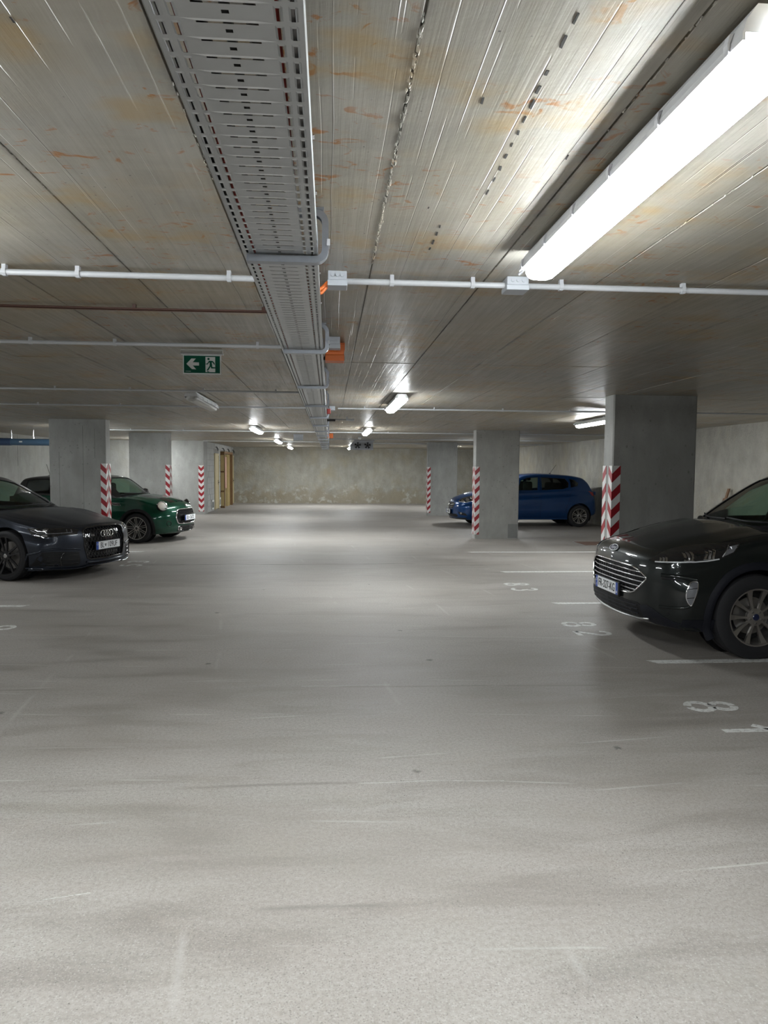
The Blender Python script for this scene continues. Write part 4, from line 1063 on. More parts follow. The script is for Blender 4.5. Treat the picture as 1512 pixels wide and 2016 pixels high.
PLATE_SPLIT = {'FR-327-KG': [('FR-327-KG', 0.0)], 'BL 109UF': [('BL', -.135), ('109UF', .09)], 'BL 267ZI': [('BL', -.135), ('267ZI', .09)], 'BL 418XR': [('BL', -.135), ('418XR', .09)]}

def make_car(name, c, loc, rz, label):
    car = empty(name, loc, (0, 0, rz)); tag(car, label, 'car')
    L_ = c['L']; xf, xr, R = c['xf'], c['xr'], c['tyre']; Ra = c['arch']
    solid = body_mesh(c).mesh('body', None); bv = bvh_of(solid); car_b = {'bv': bv}
    cut = []
    for x in (xf, xr):
        for s in (1, -1):
            cut.append(MB().lathe([(Ra, s * (c['hw'] - .30)), (Ra, s * (c['hw'] + .3))], 48, 'y', (x, 0, c.get('archz', R))))
    for ax, pts, d0, d1 in c.get('pockets', []):
        cut.append(MB().prism(pts, (lambda u, v, w: (w, u, v)), d0, d1))
    me = bool_cut(solid, cut); me.materials.clear(); me.materials.append(MATS[c['paint']]); shade(me, 32)
    obj('body', me, car)
    # liners and cladding
    for x in (xf, xr):
        for s in (1, -1):
            m = MB(); vs = []; k = 30
            for i in range(k + 1):
                a = -.45 + (PI + .9) * i / k
                for yy, rr in ((s * (c['hw'] - .31), Ra - .004), (s * (c['hw'] - .055), Ra - .004)):
                    vs.append((x + rr * math.cos(a), yy, c.get('archz', R) + rr * math.sin(a)))
            m.add(vs, [(i * 2, i * 2 + 1, i * 2 + 3, i * 2 + 2) for i in range(k)])
            m.add([(x + (Ra - .004) * math.cos(a), s * (c['hw'] - .305), c.get('archz', R) + (Ra - .004) * math.sin(a)) for a in [2 * PI * i / 30 for i in range(30)]], [tuple(range(30))])
            m.build('arch_liner', 'interior_dark', car)
            if c.get('clad'):
                ri, ro = Ra - .012, Ra + c['clad']; a0, a1 = c.get('clad_a', (-.62, PI + .62)); n_ = 34; vs = []; az = c.get('archz', R)
                for i in range(n_ + 1):
                    a = a0 + (a1 - a0) * i / n_
                    ring = []
                    for rr, off in ((ri, .010), (ri + .012, .014), ((ri + ro) / 2, .012), (ro, .004), (ro, -.02), (ri, -.03)):
                        px, pz = x + rr * math.cos(a), az + rr * math.sin(a)
                        l, nn = hit(bv, 'p' if s > 0 else 'n', x + max(rr, Ra + .004) * math.cos(a), max(az + max(rr, Ra + .004) * math.sin(a), c['tab']['zb'][2][1] + .06))
                        ring.append((px, l.y + s * off, pz))
                    vs += ring
                q = 6; m2 = MB().add(vs, [(i * q + j, i * q + (j + 1) % q, (i + 1) * q + (j + 1) % q, (i + 1) * q + j) for i in range(n_) for j in range(q)] + [tuple(range(q)), tuple(range(n_ * q, n_ * q + q))])
                m2.build('arch_cladding', c.get('clad_mat', 'black_plastic'), car, smooth=40)
    # cabin
    cs = cabin_mesh(c).mesh('cabin', None); cbv = bvh_of(cs)
    bm = bmesh.new(); bm.from_mesh(cs); bmesh.ops.recalc_face_normals(bm, faces=bm.faces); bmesh.ops.solidify(bm, geom=list(bm.faces), thickness=c.get('shell', .028)); sh = bpy.data.meshes.new('cabin_shell'); bm.to_mesh(sh); bm.free()
    cut = []
    for w in c['windows']:
        k, pts = w[0], w[1]
        if k == 'side':
            for s in (1, -1): cut.append(MB().prism(pts, (lambda u, v, q: (u, q, v)), s * .35, s * 1.4))
        elif k == 'front': cut.append(MB().prism(pts, (lambda u, v, q: (q, u, v)), c['cab_x'][0] - .4, c['ws_mid']))
        elif k == 'rear': cut.append(MB().prism(pts, (lambda u, v, q: (q, u, v)), c['rw_mid'], L_ + .4))
    me = bool_cut(sh, cut); me.materials.clear(); me.materials.append(MATS[c.get('cab_paint', c['paint'])]); shade(me, 35)
    obj('cabin', me, car)
    for w in c['windows']:
        k, pts, gm = w[0], w[1], w[2]
        for ax in ({'side': ('p', 'n'), 'front': ('f',), 'rear': ('r',)}[k]):
            patch(cbv, ax, pts, -.010, .004, .06).build({'side': 'side_window', 'front': 'windscreen', 'rear': 'rear_window'}[k], gm, car, smooth=60)
            strip(cbv, ax, pts, .006, -.006, 5, closed=True).build('window_seal', 'black_plastic', car, smooth=60)
    # interior
    a, b_ = c['tub']; wt = c['tub_w']
    patch(bv, 't', [(a, -wt), (b_, -wt), (b_, wt), (a, wt)], .006, .004, .15).build('cabin_floor', 'interior_dark', car)
    zs = c['seat_z']; hx = c['seat_x']
    for y in (-.36, .36):
        st = bevel_box(hx, hx + .16, y - .22, y + .22, zs - .35, zs + .25, .05, 3).build('seat_back', 'seat_fabric', car, smooth=60)
        bevel_box(hx + .05, hx + .14, y - .12, y + .12, zs + .27, zs + .43, .035, 3).build('headrest', 'seat_fabric', car, smooth=60)
        MB().tube([(hx + .1, y - .05, zs + .2), (hx + .1, y - .05, zs + .32)], .008, 6).build('headrest_post', 'brake_steel', car)
    bevel_box(c['rear_seat_x'], c['rear_seat_x'] + .16, -.55, .55, zs - .35, zs + .22, .05, 3).build('rear_seat', 'seat_fabric', car, smooth=60)
    dx = c['dash_x']; bevel_box(dx, dx + .45, -wt + .1, wt - .1, zs - .3, zs - .02, .05, 3).build('dashboard', 'dash_grey', car, smooth=60)
    sy = c.get('drv', -.36); ring = [(dx + .55 + .06 * math.sin(a2), sy + .185 * math.cos(a2), zs - .0 + .175 * math.sin(a2)) for a2 in [2 * PI * i / 28 for i in range(28)]]
    MB().loop(ring, .014, 8).build('steering_wheel', 'interior_dark', car, smooth=60)
    MB().lathe([(0, 0), (.05, 0), (.06, .02), (0, .03)], 16, 'x', (dx + .52, sy, zs)).build('steering_hub', 'interior_dark', car, smooth=50)
    # wheels
    for x in (xf, xr):
        for s in (1, -1): wheel(car, x, s * (c['hw'] - c.get('wheel_in', .015) - c['tyre_w'] / 2), s, R, c['rim'], c['tyre_w'], c['wheel'])
    # mirrors
    if 'mirror' in c:
        mx, my, mz = c['mirror']
        for s in (1, -1):
            ov = MB(); vs = []; n1, n2 = 10, 14
            for i in range(n1 + 1):
                t = PI * i / n1
                for j in range(n2):
                    a2 = 2 * PI * j / n2; rr = math.sin(t) ** .7
                    vs.append((mx + .075 * math.cos(a2) * rr * (1 if math.cos(a2) < 0 else .45), s * (my + .115 - .115 * math.cos(t)), mz + .075 * math.sin(a2) * rr))
            ov.add(vs, [(i * n2 + j, i * n2 + (j + 1) % n2, (i + 1) * n2 + (j + 1) % n2, (i + 1) * n2 + j) for i in range(n1) for j in range(n2)])
            mo = ov.build('door_mirror', c.get('mirror_mat', c['paint']), car, smooth=60)
            MB().tube([(mx + .0, s * (my - .08), mz - .07), (mx, s * (my + .04), mz - .05)], .022, 8).build('mirror_arm', 'black_plastic', mo, smooth=50)
            MB().box(mx + .032, mx + .036, s * (my + .03) if s > 0 else s * (my + .2), s * (my + .2) if s > 0 else s * (my + .03), mz - .05, mz + .05).build('mirror_glass', 'chrome', mo)
    for pts, ax in c.get('seams', []):
        axs = ('p', 'n') if ax == 's' else (ax,)
        for q in axs:
            strip(bv, q, pts, .0028, -.0006, 5).build('panel_gap', 'interior_dark', car)
            if ax == 't': strip(bv, q, [(u, -v) for u, v in pts], .0028, -.0006, 5).build('panel_gap', 'interior_dark', car)
    car_b['cbv'] = cbv; car_b['car'] = car
    return car_b
def both(fn):
    for s in (1, -1): fn(s)
def mirror(pts, s): return [(u * s, v) for u, v in pts]
# ------------------------------------------------------------------ car configurations (x runs from the nose to the tail)
KUGA = dict(L=4.61, hw=.94, xf=.92, xr=3.63, tyre=.362, rim=.243, tyre_w=.225, arch=.405, archz=.375, paint='paint_grey', R=.05, wf=1.1,
    tab=dict(zb=[(0, .24), (.3, .215), (.9, .21), (2, .23), (3.6, .23), (4.3, .27), (4.61, .36)], ws=[(0, .83), (.5, .88), (.92, .885), (2, .865), (3.6, .885), (4.61, .82)],
        wl=[(0, .885), (.5, .925), (2, .915), (3.63, .93), (4.61, .87)], zl=[(0, .40), (4.61, .42)], wm=[(0, .90), (.4, .93), (.92, .94), (2, .932), (3.63, .942), (4.3, .91), (4.61, .88)], zm=[(0, .60), (.92, .70), (2, .74), (4.61, .78)],
        wb=[(0, .80), (.3, .845), (.7, .885), (1.1, .89), (2, .88), (3.3, .87), (4.2, .83), (4.61, .80)], zs=[(0, .80), (.25, .87), (.6, .96), (1.0, 1.01), (1.5, 1.04), (2.5, 1.07), (3.6, 1.11), (4.3, 1.09), (4.61, 1.0)],
        zc=[(0, .895), (.15, .955), (.35, 1.01), (.7, 1.075), (1.05, 1.12), (1.3, 1.10), (2, 1.07), (3.6, 1.09), (4.3, 1.07), (4.61, 1.0)]),
    bow_f=[(0, 0), (.3, .018), (.6, .095), (.8, .22), (.9, .33), (.96, .42)], prof_f=[(.2, .12), (.27, .045), (.36, .008), (.5, 0), (.68, .008), (.80, .03), (.88, .07), (.96, .15), (1.05, .2)],
    bow_r=[(0, 0), (.5, .03), (.8, .12), (.94, .25)], prof_r=[(.3, .08), (.5, 0), (.7, 0), (.95, .06), (1.1, .12)],
    ridges=[([(0, .42), (.6, .50), (1.1, .56)], .016, .05, .06, 1.15), ([(0, .70), (1.1, .80)], .008, .05, .2, 1.2)], creases=[([(.9, .92), (2.5, .95), (4.4, 1.0)], .010, .04, .85, 4.3), ([(.9, .45), (3.6, .5)], .012, .06, 1.4, 3.2)],
    cab_x=(1.0, 4.52), roof=[(1.0, 1.03), (1.1, 1.10), (1.45, 1.33), (1.80, 1.53), (2.05, 1.615), (2.5, 1.66), (3.2, 1.65), (3.9, 1.58), (4.25, 1.44), (4.5, 1.12)], cab_w=[(1.0, .72), (1.25, .80), (1.6, .855), (3.5, .845), (4.52, .76)], cab_z=[(1., 1.05), (1.5, 1.05), (2.5, 1.07), (3.6, 1.10), (4.52, 1.06)], lean=.27, cab_bow=[(1.0, .20), (2, .18), (2.5, .0), (3.5, -.02), (4.5, -.12)],
    ws_mid=2.3, rw_mid=3.9, windows=[('front', [(-.66, 1.115), (-.4, 1.09), (0, 1.08), (.4, 1.09), (.66, 1.115), (.575, 1.50), (.3, 1.56), (0, 1.575), (-.3, 1.56), (-.575, 1.50)], 'clear_glass'), ('side', [(1.52, 1.10), (2.48, 1.115), (2.50, 1.53), (2.14, 1.51), (1.86, 1.39)], 'clear_glass'), ('side', [(2.60, 1.12), (3.34, 1.15), (3.40, 1.51), (2.60, 1.535)], 'dark_glass'), ('side', [(3.48, 1.16), (3.95, 1.23), (3.76, 1.45), (3.52, 1.49)], 'dark_glass'), ('rear', [(-.58, 1.17), (.58, 1.17), (.5, 1.47), (-.5, 1.47)], 'dark_glass')],
    tub=(1.12, 4.3), tub_w=.74, seat_z=1.10, seat_x=2.25, rear_seat_x=3.25, dash_x=1.38, drv=.36, mirror=(1.72, .93, 1.12), clad=.052, clad_mat='dark_navy_plastic', clad_a=(-.5, PI + .5),
    wheel=dict(n=5, pair=[(-.024, -.075, .020, .062), (.024, .075, .020, .062)], rim='alloy', spoke='alloy', cap='badge_blue', hub=.075, disc=.16, rot=.31, dish=.02, flare=1.9),
    seams=[([(.62, .95), (.75, .99), (1.05, 1.015)], 's'), ([(1.38, .30), (1.42, .7), (1.48, 1.06)], 's'), ([(2.54, .30), (2.56, 1.10)], 's'), ([(3.36, 1.12), (3.30, .8), (3.12, .5), (3.05, .3)], 's'), ([(1.42, .32), (3.05, .32)], 's')])
AUDI = dict(L=4.98, hw=.968, xf=.94, xr=3.86, tyre=.35, rim=.270, tyre_w=.27, arch=.388, archz=.36, paint='paint_slate', R=.05, wf=1.15,
    tab=dict(zb=[(0, .17), (.3, .14), (.9, .14), (2, .15), (3.8, .16), (4.6, .2), (4.98, .32)], ws=[(0, .84), (.5, .90), (.94, .92), (2, .88), (3.86, .92), (4.98, .84)],
        wl=[(0, .90), (.5, .95), (.94, .965), (2, .925), (3.86, .965), (4.98, .88)], zl=[(0, .33), (4.98, .36)], wm=[(0, .91), (.4, .95), (.94, .975), (2, .94), (3.86, .978), (4.6, .93), (4.98, .88)], zm=[(0, .52), (.94, .60), (2, .64), (4.98, .70)],
        wb=[(0, .80), (.3, .855), (.7, .905), (1.1, .915), (2, .89), (3.3, .89), (4.3, .85), (4.98, .80)], zs=[(0, .685), (.25, .735), (.6, .81), (1.0, .865), (1.5, .90), (2.5, .94), (3.8, .98), (4.6, .98), (4.98, .92)],
        zc=[(0, .755), (.15, .79), (.4, .84), (.8, .905), (1.3, .965), (1.6, .95), (2.2, .93), (3.8, .96), (4.6, .96), (4.98, .90)]),
    bow_f=[(0, 0), (.3, .022), (.55, .085), (.75, .20), (.88, .33), (.97, .46)], prof_f=[(.12, .06), (.2, .01), (.3, 0), (.5, 0), (.62, .015), (.70, .045), (.76, .09), (.84, .16)],
    bow_r=[(0, 0), (.5, .03), (.8, .12), (.97, .28)], prof_r=[(.2, .06), (.45, 0), (.7, .02), (.95, .08)],
    ridges=[([(0, .46), (.6, .58), (1.3, .70)], .014, .05, .08, 1.3), ([(0, .2), (1.3, .28)], .004, .05, .1, 1.3)], creases=[([(.5, .72), (2.5, .80), (4.7, .86)], .012, .035, .45, 4.7), ([(.9, .35), (3.6, .4)], .014, .06, 1.5, 3.3)],
    cab_x=(1.22, 4.86), roof=[(1.22, .90), (1.35, .975), (1.8, 1.20), (2.15, 1.355), (2.4, 1.425), (2.8, 1.46), (3.5, 1.44), (4.2, 1.37), (4.55, 1.25), (4.84, 1.0)], cab_w=[(1.22, .70), (1.5, .80), (1.9, .85), (3.7, .84), (4.86, .74)], cab_z=[(1.2, .93), (1.7, .93), (2.5, .95), (3.8, .98), (4.86, .96)], lean=.33, cab_bow=[(1.2, .22), (2.2, .2), (2.8, .0), (4., -.02), (4.8, -.12)],
    ws_mid=2.6, rw_mid=4.2, windows=[('front', [(-.66, .985), (-.4, .965), (0, .955), (.4, .965), (.66, .985), (.555, 1.315), (.3, 1.375), (0, 1.39), (-.3, 1.375), (-.555, 1.315)], 'clear_glass'), ('side', [(1.86, .985), (2.85, 1.0), (2.87, 1.365), (2.50, 1.345), (2.2, 1.235)], 'clear_glass'), ('side', [(2.95, 1.0), (3.75, 1.03), (3.80, 1.33), (2.95, 1.365)], 'dark_glass'), ('side', [(3.88, 1.04), (4.45, 1.10), (4.25, 1.27), (3.9, 1.315)], 'dark_glass'), ('rear', [(-.56, 1.03), (.56, 1.03), (.46, 1.28), (-.46, 1.28)], 'dark_glass')],
    tub=(1.35, 4.6), tub_w=.74, seat_z=.98, seat_x=2.6, rear_seat_x=3.6, dash_x=1.72, drv=.36, mirror=(2.12, .93, 1.0), mirror_mat='gloss_black',
    wheel=dict(n=5, pair=[(-.02, -.055, .026, .036), (.02, .055, .026, .036)], rim='rim_black', spoke='alloy_dark', cap='satin_silver', hub=.07, disc=.19, rot=.2, dish=.02, bolt='rim_black'),
    seams=[([(1.5, .28), (1.55, .6), (1.75, .93)], 's'), ([(2.9, .28), (2.92, .97)], 's'), ([(3.8, .98), (3.6, .7), (3.45, .4), (3.4, .28)], 's'), ([(.12, .47), (.28, .56), (.5, .66), (.9, .77), (1.35, .80)], 't')])
MINI = dict(L=3.85, hw=.865, xf=.79, xr=3.285, tyre=.31, rim=.232, tyre_w=.20, arch=.345, archz=.325, paint='paint_green', cab_paint='black_roof', R=.05, wf=1.0,
    tab=dict(zb=[(0, .19), (.3, .17), (.8, .17), (2, .18), (3.3, .19), (3.7, .26), (3.85, .32)], ws=[(0, .74), (.5, .80), (.8, .81), (2, .80), (3.3, .81), (3.85, .74)],
        wl=[(0, .80), (.5, .85), (2, .84), (3.3, .86), (3.85, .79)], zl=[(0, .34), (3.85, .37)], wm=[(0, .81), (.4, .855), (.8, .868), (2, .855), (3.3, .87), (3.85, .80)], zm=[(0, .54), (.8, .62), (2, .64), (3.85, .68)],
        wb=[(0, .68), (.3, .755), (.7, .80), (1.1, .81), (2, .80), (3.2, .80), (3.85, .73)], zs=[(0, .74), (.2, .825), (.45, .885), (.9, .905), (1.4, .92), (2.5, .95), (3.4, .97), (3.85, .92)],
        zc=[(0, .815), (.12, .87), (.3, .915), (.6, .955), (1.0, 1.0), (1.3, .97), (2, .95), (3.4, .96), (3.85, .9)]),
    bow_f=[(0, 0), (.3, .04), (.5, .11), (.66, .22), (.78, .36), (.87, .5)], prof_f=[(.15, .08), (.22, .02), (.34, 0), (.5, .0), (.62, .02), (.70, .05), (.78, .10), (.88, .2)],
    bow_r=[(0, 0), (.5, .05), (.75, .16), (.87, .3)], prof_r=[(.25, .05), (.45, 0), (.7, .02), (.95, .08)],
    ridges=[([(0, .40), (1.0, .62)], .010, .05, .1, 1.0)], creases=[([(.9, .78), (3.4, .82)], .008, .04, .9, 3.3)],
    cab_x=(.94, 3.78), roof=[(.94, .95), (1.05, 1.0), (1.35, 1.21), (1.58, 1.345), (1.75, 1.39), (2.2, 1.414), (3.0, 1.395), (3.5, 1.345), (3.63, 1.22), (3.76, .98)], cab_w=[(.94, .64), (1.2, .73), (1.5, .77), (3.2, .77), (3.78, .69)], cab_z=[(.94, .94), (1.4, .93), (3.2, .96), (3.78, .93)], lean=.25, cab_bow=[(.94, .26), (1.6, .22), (2.0, .0), (3.2, -.02), (3.7, -.08)],
    ws_mid=1.9, rw_mid=3.3, windows=[('front', [(-.60, 1.0), (-.35, .985), (0, .98), (.35, .985), (.60, 1.0), (.535, 1.305), (.3, 1.345), (0, 1.355), (-.3, 1.345), (-.535, 1.305)], 'clear_glass'), ('side', [(1.42, .985), (2.35, .99), (2.37, 1.33), (1.84, 1.325), (1.65, 1.27)], 'clear_glass'), ('side', [(2.44, .99), (3.38, 1.02), (3.36, 1.29), (2.44, 1.33)], 'dark_glass'), ('rear', [(-.52, 1.02), (.52, 1.02), (.46, 1.28), (-.46, 1.28)], 'dark_glass')],
    tub=(1.1, 3.6), tub_w=.66, seat_z=.97, seat_x=2.0, rear_seat_x=2.8, dash_x=1.22, drv=.33, mirror=(1.5, .82, 1.02), mirror_mat='gloss_black', clad=.045, clad_a=(-.42, PI + .42),
    wheel=dict(n=9, pair=[(-.016, -.020, .009, .012), (.016, .020, .009, .012)], rim='alloy', spoke='alloy', cap='rim_black', hub=.055, disc=.14, disc_mat='rim_black', rot=.1, dish=.012, bolts=5),
    seams=[([(1.28, .3), (1.3, .6), (1.36, .92)], 's'), ([(2.42, .28), (2.40, .95)], 's'), ([(.1, .38), (.3, .50), (.6, .60), (1.0, .68)], 't')])
CORSA = dict(L=4.13, hw=.87, xf=.85, xr=3.50, tyre=.305, rim=.205, tyre_w=.19, arch=.345, archz=.32, paint='paint_blue', R=.05, wf=1.0,
    tab=dict(zb=[(0, .20), (.3, .18), (.85, .18), (2, .20), (3.5, .20), (3.9, .26), (4.13, .34)], ws=[(0, .74), (.5, .81), (.85, .82), (2, .81), (3.5, .82), (4.13, .74)],
        wl=[(0, .80), (.5, .855), (2, .85), (3.5, .865), (4.13, .80)], zl=[(0, .36), (4.13, .38)], wm=[(0, .81), (.4, .86), (.85, .872), (2, .865), (3.5, .875), (4.13, .81)], zm=[(0, .56), (.85, .64), (2, .66), (4.13, .72)],
        wb=[(0, .68), (.3, .76), (.7, .805), (1.1, .815), (2, .81), (3.2, .80), (4.13, .73)], zs=[(0, .69), (.2, .76), (.5, .86), (.9, .915), (1.5, .94), (2.5, .98), (3.5, 1.02), (4.13, .98)],
        zc=[(0, .775), (.15, .85), (.35, .91), (.65, .965), (1.0, 1.01), (1.3, .99), (2, .97), (3.5, 1.0), (4.13, .95)]),
    bow_f=[(0, 0), (.3, .03), (.5, .10), (.68, .22), (.80, .36), (.87, .48)], prof_f=[(.18, .08), (.25, .02), (.36, 0), (.5, .0), (.62, .02), (.72, .06), (.80, .12), (.9, .2)],
    bow_r=[(0, 0), (.5, .04), (.75, .13), (.87, .28)], prof_r=[(.25, .05), (.45, 0), (.7, .02), (.95, .08)],
    ridges=[([(0, .36), (1.0, .55)], .010, .05, .1, 1.0)], creases=[([(.9, .72), (2.5, .80), (3.6, .86)], .012, .04, 1.0, 3.7), ([(.9, .4), (3., .42)], .012, .05, 1.3, 3.1)],
    cab_x=(.92, 4.02), roof=[(.92, .96), (1.05, 1.03), (1.45, 1.26), (1.75, 1.40), (2.0, 1.455), (2.45, 1.485), (3.1, 1.46), (3.65, 1.39), (3.85, 1.26), (4.0, 1.0)], cab_w=[(.92, .66), (1.2, .74), (1.55, .78), (3.3, .78), (4.02, .68)], cab_z=[(.92, .96), (1.5, .95), (2.5, .98), (3.5, 1.01), (4.02, .98)], lean=.27, cab_bow=[(.92, .24), (1.7, .2), (2.2, .0), (3.2, -.02), (3.9, -.08)],
    ws_mid=2.05, rw_mid=3.5, windows=[('front', [(-.60, 1.03), (-.35, 1.01), (0, 1.0), (.35, 1.01), (.60, 1.03), (.53, 1.345), (.3, 1.395), (0, 1.41), (-.3, 1.395), (-.53, 1.345)], 'clear_glass'), ('side', [(1.75, 1.01), (2.32, 1.02), (2.36, 1.375), (2.05, 1.36), (1.86, 1.28)], 'clear_glass'), ('side', [(1.38, 1.0), (1.68, 1.01), (1.70, 1.15)], 'clear_glass'), ('side', [(2.44, 1.02), (3.05, 1.05), (3.2, 1.10), (3.22, 1.22), (3.12, 1.34), (2.44, 1.375)], 'dark_glass'), ('side', [(3.27, 1.09), (3.48, 1.14), (3.5, 1.22), (3.38, 1.31), (3.24, 1.335), (3.27, 1.22)], 'dark_glass'), ('rear', [(-.52, 1.05), (.52, 1.05), (.45, 1.31), (-.45, 1.31)], 'dark_glass')],
    tub=(1.1, 3.85), tub_w=.66, seat_z=1.0, seat_x=2.08, rear_seat_x=2.95, dash_x=1.22, drv=.33, mirror=(1.55, .83, 1.05),
    wheel=dict(n=7, pair=[(-.012, -.026, .012, .02), (.012, .026, .012, .02)], rim='alloy', spoke='alloy', cap='rim_black', hub=.05, disc=.13, disc_mat='rim_black', rot=.1, dish=.012),
    seams=[([(1.32, .3), (1.35, .6), (1.42, .95)], 's'), ([(2.38, .28), (2.40, .98)], 's'), ([(3.16, .30), (3.10, .5), (3.2, .78), (3.3, 1.02)], 's')])
def closed_half(h): return h + [(-y, z) for y, z in h[::-1] if y > 1e-6]
KUGA['pockets'] = [('f', closed_half([(0, .745), (.19, .742), (.415, .735), (.505, .71), (.592, .66), (.592, .642), (.52, .563), (.46, .513), (.39, .492), (.2, .486), (0, .484)]), -.4, .165)]
AUDI['pockets'] = [('f', closed_half([(0, .732), (.12, .731), (.33, .722), (.405, .70), (.43, .675), (.43, .47), (.385, .30), (.34, .276), (0, .270)]), -.4, .15)]
MINI['pockets'] = [('f', closed_half([(0, .695), (.30, .692), (.385, .675), (.43, .60), (.455, .51), (.41, .405), (.35, .388), (0, .384)]), -.4, .16)]
kuga = make_car('dark_grey_car', KUGA, (2.665, 6.575, .0016), math.radians(.7), 'dark grey crossover car parked front out at the right edge')
audi = make_car('black_car', AUDI, (-3.246, 10.672, 0), PI - math.radians(21), 'slate black estate car with four-ring grille at the left edge')
mini = make_car('green_car', MINI, (-3.037, 15.73, 0), PI - math.radians(13), 'small dark green car with round headlamps behind the left column')
corsa = make_car('blue_car', CORSA, (3.40, 19.97, 0), math.radians(1.5), 'blue hatchback parked behind the middle right column')
# ------------------------------------------------------------------ car details
def half_at(outline, z):
    """half width of a closed symmetric outline (right half listed top to bottom) at height z"""
    for (y0, z0), (y1, z1) in zip(outline, outline[1:]):
        if (z0 - z) * (z1 - z) <= 0 and abs(z0 - z1) > 1e-6: 
            t = (z - z0) / (z1 - z0); w = y0 + (y1 - y0) * t
            if w > .05: return w
    return 0.
def sym(half): return half + [(-y, z) for y, z in half[::-1] if y > 1e-6]
def scaled_o(pts, k):
    cx = sum(p[0] for p in pts) / len(pts); cz = (max(p[1] for p in pts) + min(p[1] for p in pts)) / 2
    return [(cx + (u - cx) * k, cz + (v - cz) * k) for u, v in pts]
def lamp_parts(cb, outline, both_axes=('p', 'n'), mat='lamp_dark', off=.004):
    out = []
    for ax in both_axes:
        out.append((ax, patch(cb['bv'], ax, outline, off, .012, .022).build('headlight', mat, cb['car'], smooth=50)))
    return out
def aim(o, l, nrm):
    o.location = l; o.rotation_euler = Vector(nrm).to_track_quat('Z', 'Y').to_euler(); return o
def round_lamp(par, l, nrm, R, name='headlight'):
    h = empty(name); h.parent = par; aim(h, l, nrm)
    MB().lathe([(R * .98, -.08), (R * 1.10, -.004), (R * 1.07, .008), (R * 1.0, .006), (R * .98, -.03)], 36).build('surround', 'gloss_black', h, smooth=40)
    MB().lathe([(R * 1.0, .002), (R * 1.0, .018), (R * .90, .020), (R * .86, .006)], 36).build('chrome_ring', 'chrome', h, smooth=40)
    MB().lathe([(0, -.05), (R * .5, -.04), (R * .88, .004)], 30).build('housing', 'lamp_dark', h, smooth=60)
    for q in (1, -1):
        MB().lathe([(R * .24, -.035), (R * .27, -.008), (R * .19, -.010), (0, -.022)], 20, 'z', (0, q * R * .38, 0)).build('projector', 'alloy_dark', h, smooth=50)
    MB().box(-R * .8, R * .8, -.005, .005, -.03, .002).build('divider', 'brake_steel', h)
    return h
def tail_lamps(cb, pts, mat='tail_red'):
    for s in (1, -1): patch(cb['bv'], 'r', mirror(pts, s), .004, .01, .05).build('tail_lamp', mat, cb['car'], smooth=50)

# --- dark grey crossover
cb = kuga; car, bv, cbv = cb['car'], cb['bv'], cb['cbv']
G = [(0, .745), (.19, .742), (.415, .735), (.505, .71), (.592, .66), (.592, .642), (.52, .563), (.46, .513), (.39, .492), (.2, .486), (0, .484)]
patch(bv, 'f', sym(G), -.045, .004, .05).build('grille_back', 'black_plastic', car)
strip(bv, 'f', sym(G), .0075, .002, 6, closed=True, step=.02).build('grille_surround', 'chrome', car, smooth=60)
for z in (.700, .658, .616, .574, .534, .505):
    w = half_at(G, z) - .008; zz = lambda u: z + .004 * (1 - abs(u) / .6)
    strip(bv, 'f', [(-w, z - .006), (-w * .5, z), (0, z + .003), (w * .5, z), (w, z - .006)], .0052, -.010, 6).build('grille_bar', 'satin_silver' if z < .7 else 'chrome', car, smooth=60)
for k in range(-8, 9):
    y = k * .062; zt = .735
    MB().tube([tuple(hit(bv, 'f', y, a)[0] + Vector((.018, 0, 0))) for a in (.71, .50)], .004, 5).build('grille_post', 'black_plastic', car)
l, nn = hit(bv, 'f', 0, .857); bd = empty('badge'); bd.parent = car; bd['label'] = 'dark blue oval badge with chrome rim'
bd.location = l - Vector((.004, 0, 0)); q = (-nn); xax = Vector((0, -1, 0)); zax = Vector(nn).normalized(); yax = zax.cross(xax).normalized()
bd.rotation_euler = Matrix((xax, yax, zax)).transposed().to_euler()
ell = lambda a, b_, n_=30: [(a * math.cos(2 * PI * i / n_), b_ * math.sin(2 * PI * i / n_)) for i in range(n_)]
MB().prism(ell(.086, .037), lambda u, v, w: (u, v, w), 0, .008).build('oval', 'bright_trim', bd, smooth=30); MB().prism(ell(.077, .029), lambda u, v, w: (u, v, w), .004, .0092).build('field', 'badge_blue', bd)
t_ = text_mesh('Ford', .058, .0008, 1., .35); t_.materials.append(MATS['bright_trim']); obj('lettering', t_, bd, (0, -.001, .0095))
LG = [(0, .428), (.25, .43), (.5, .425), (.535, .405), (.55, .30), (.45, .292), (0, .285)]
patch(bv, 'f', sym(LG), .003, .006, .05).build('lower_grille', 'black_plastic', car)
for z in (.395, .36, .325): strip(bv, 'f', [(-.5, z), (0, z + .002), (.5, z)], .005, .006, 5).build('lower_grille_bar', 'dark_navy_plastic', car, smooth=60)
strip(bv, 'f', [(-.60, .292), (-.5, .278), (-.3, .268), (0, .264), (.3, .268), (.5, .278), (.60, .292)], .013, .002, 8, flat=.8).build('skid_trim', 'satin_silver', car, smooth=60)
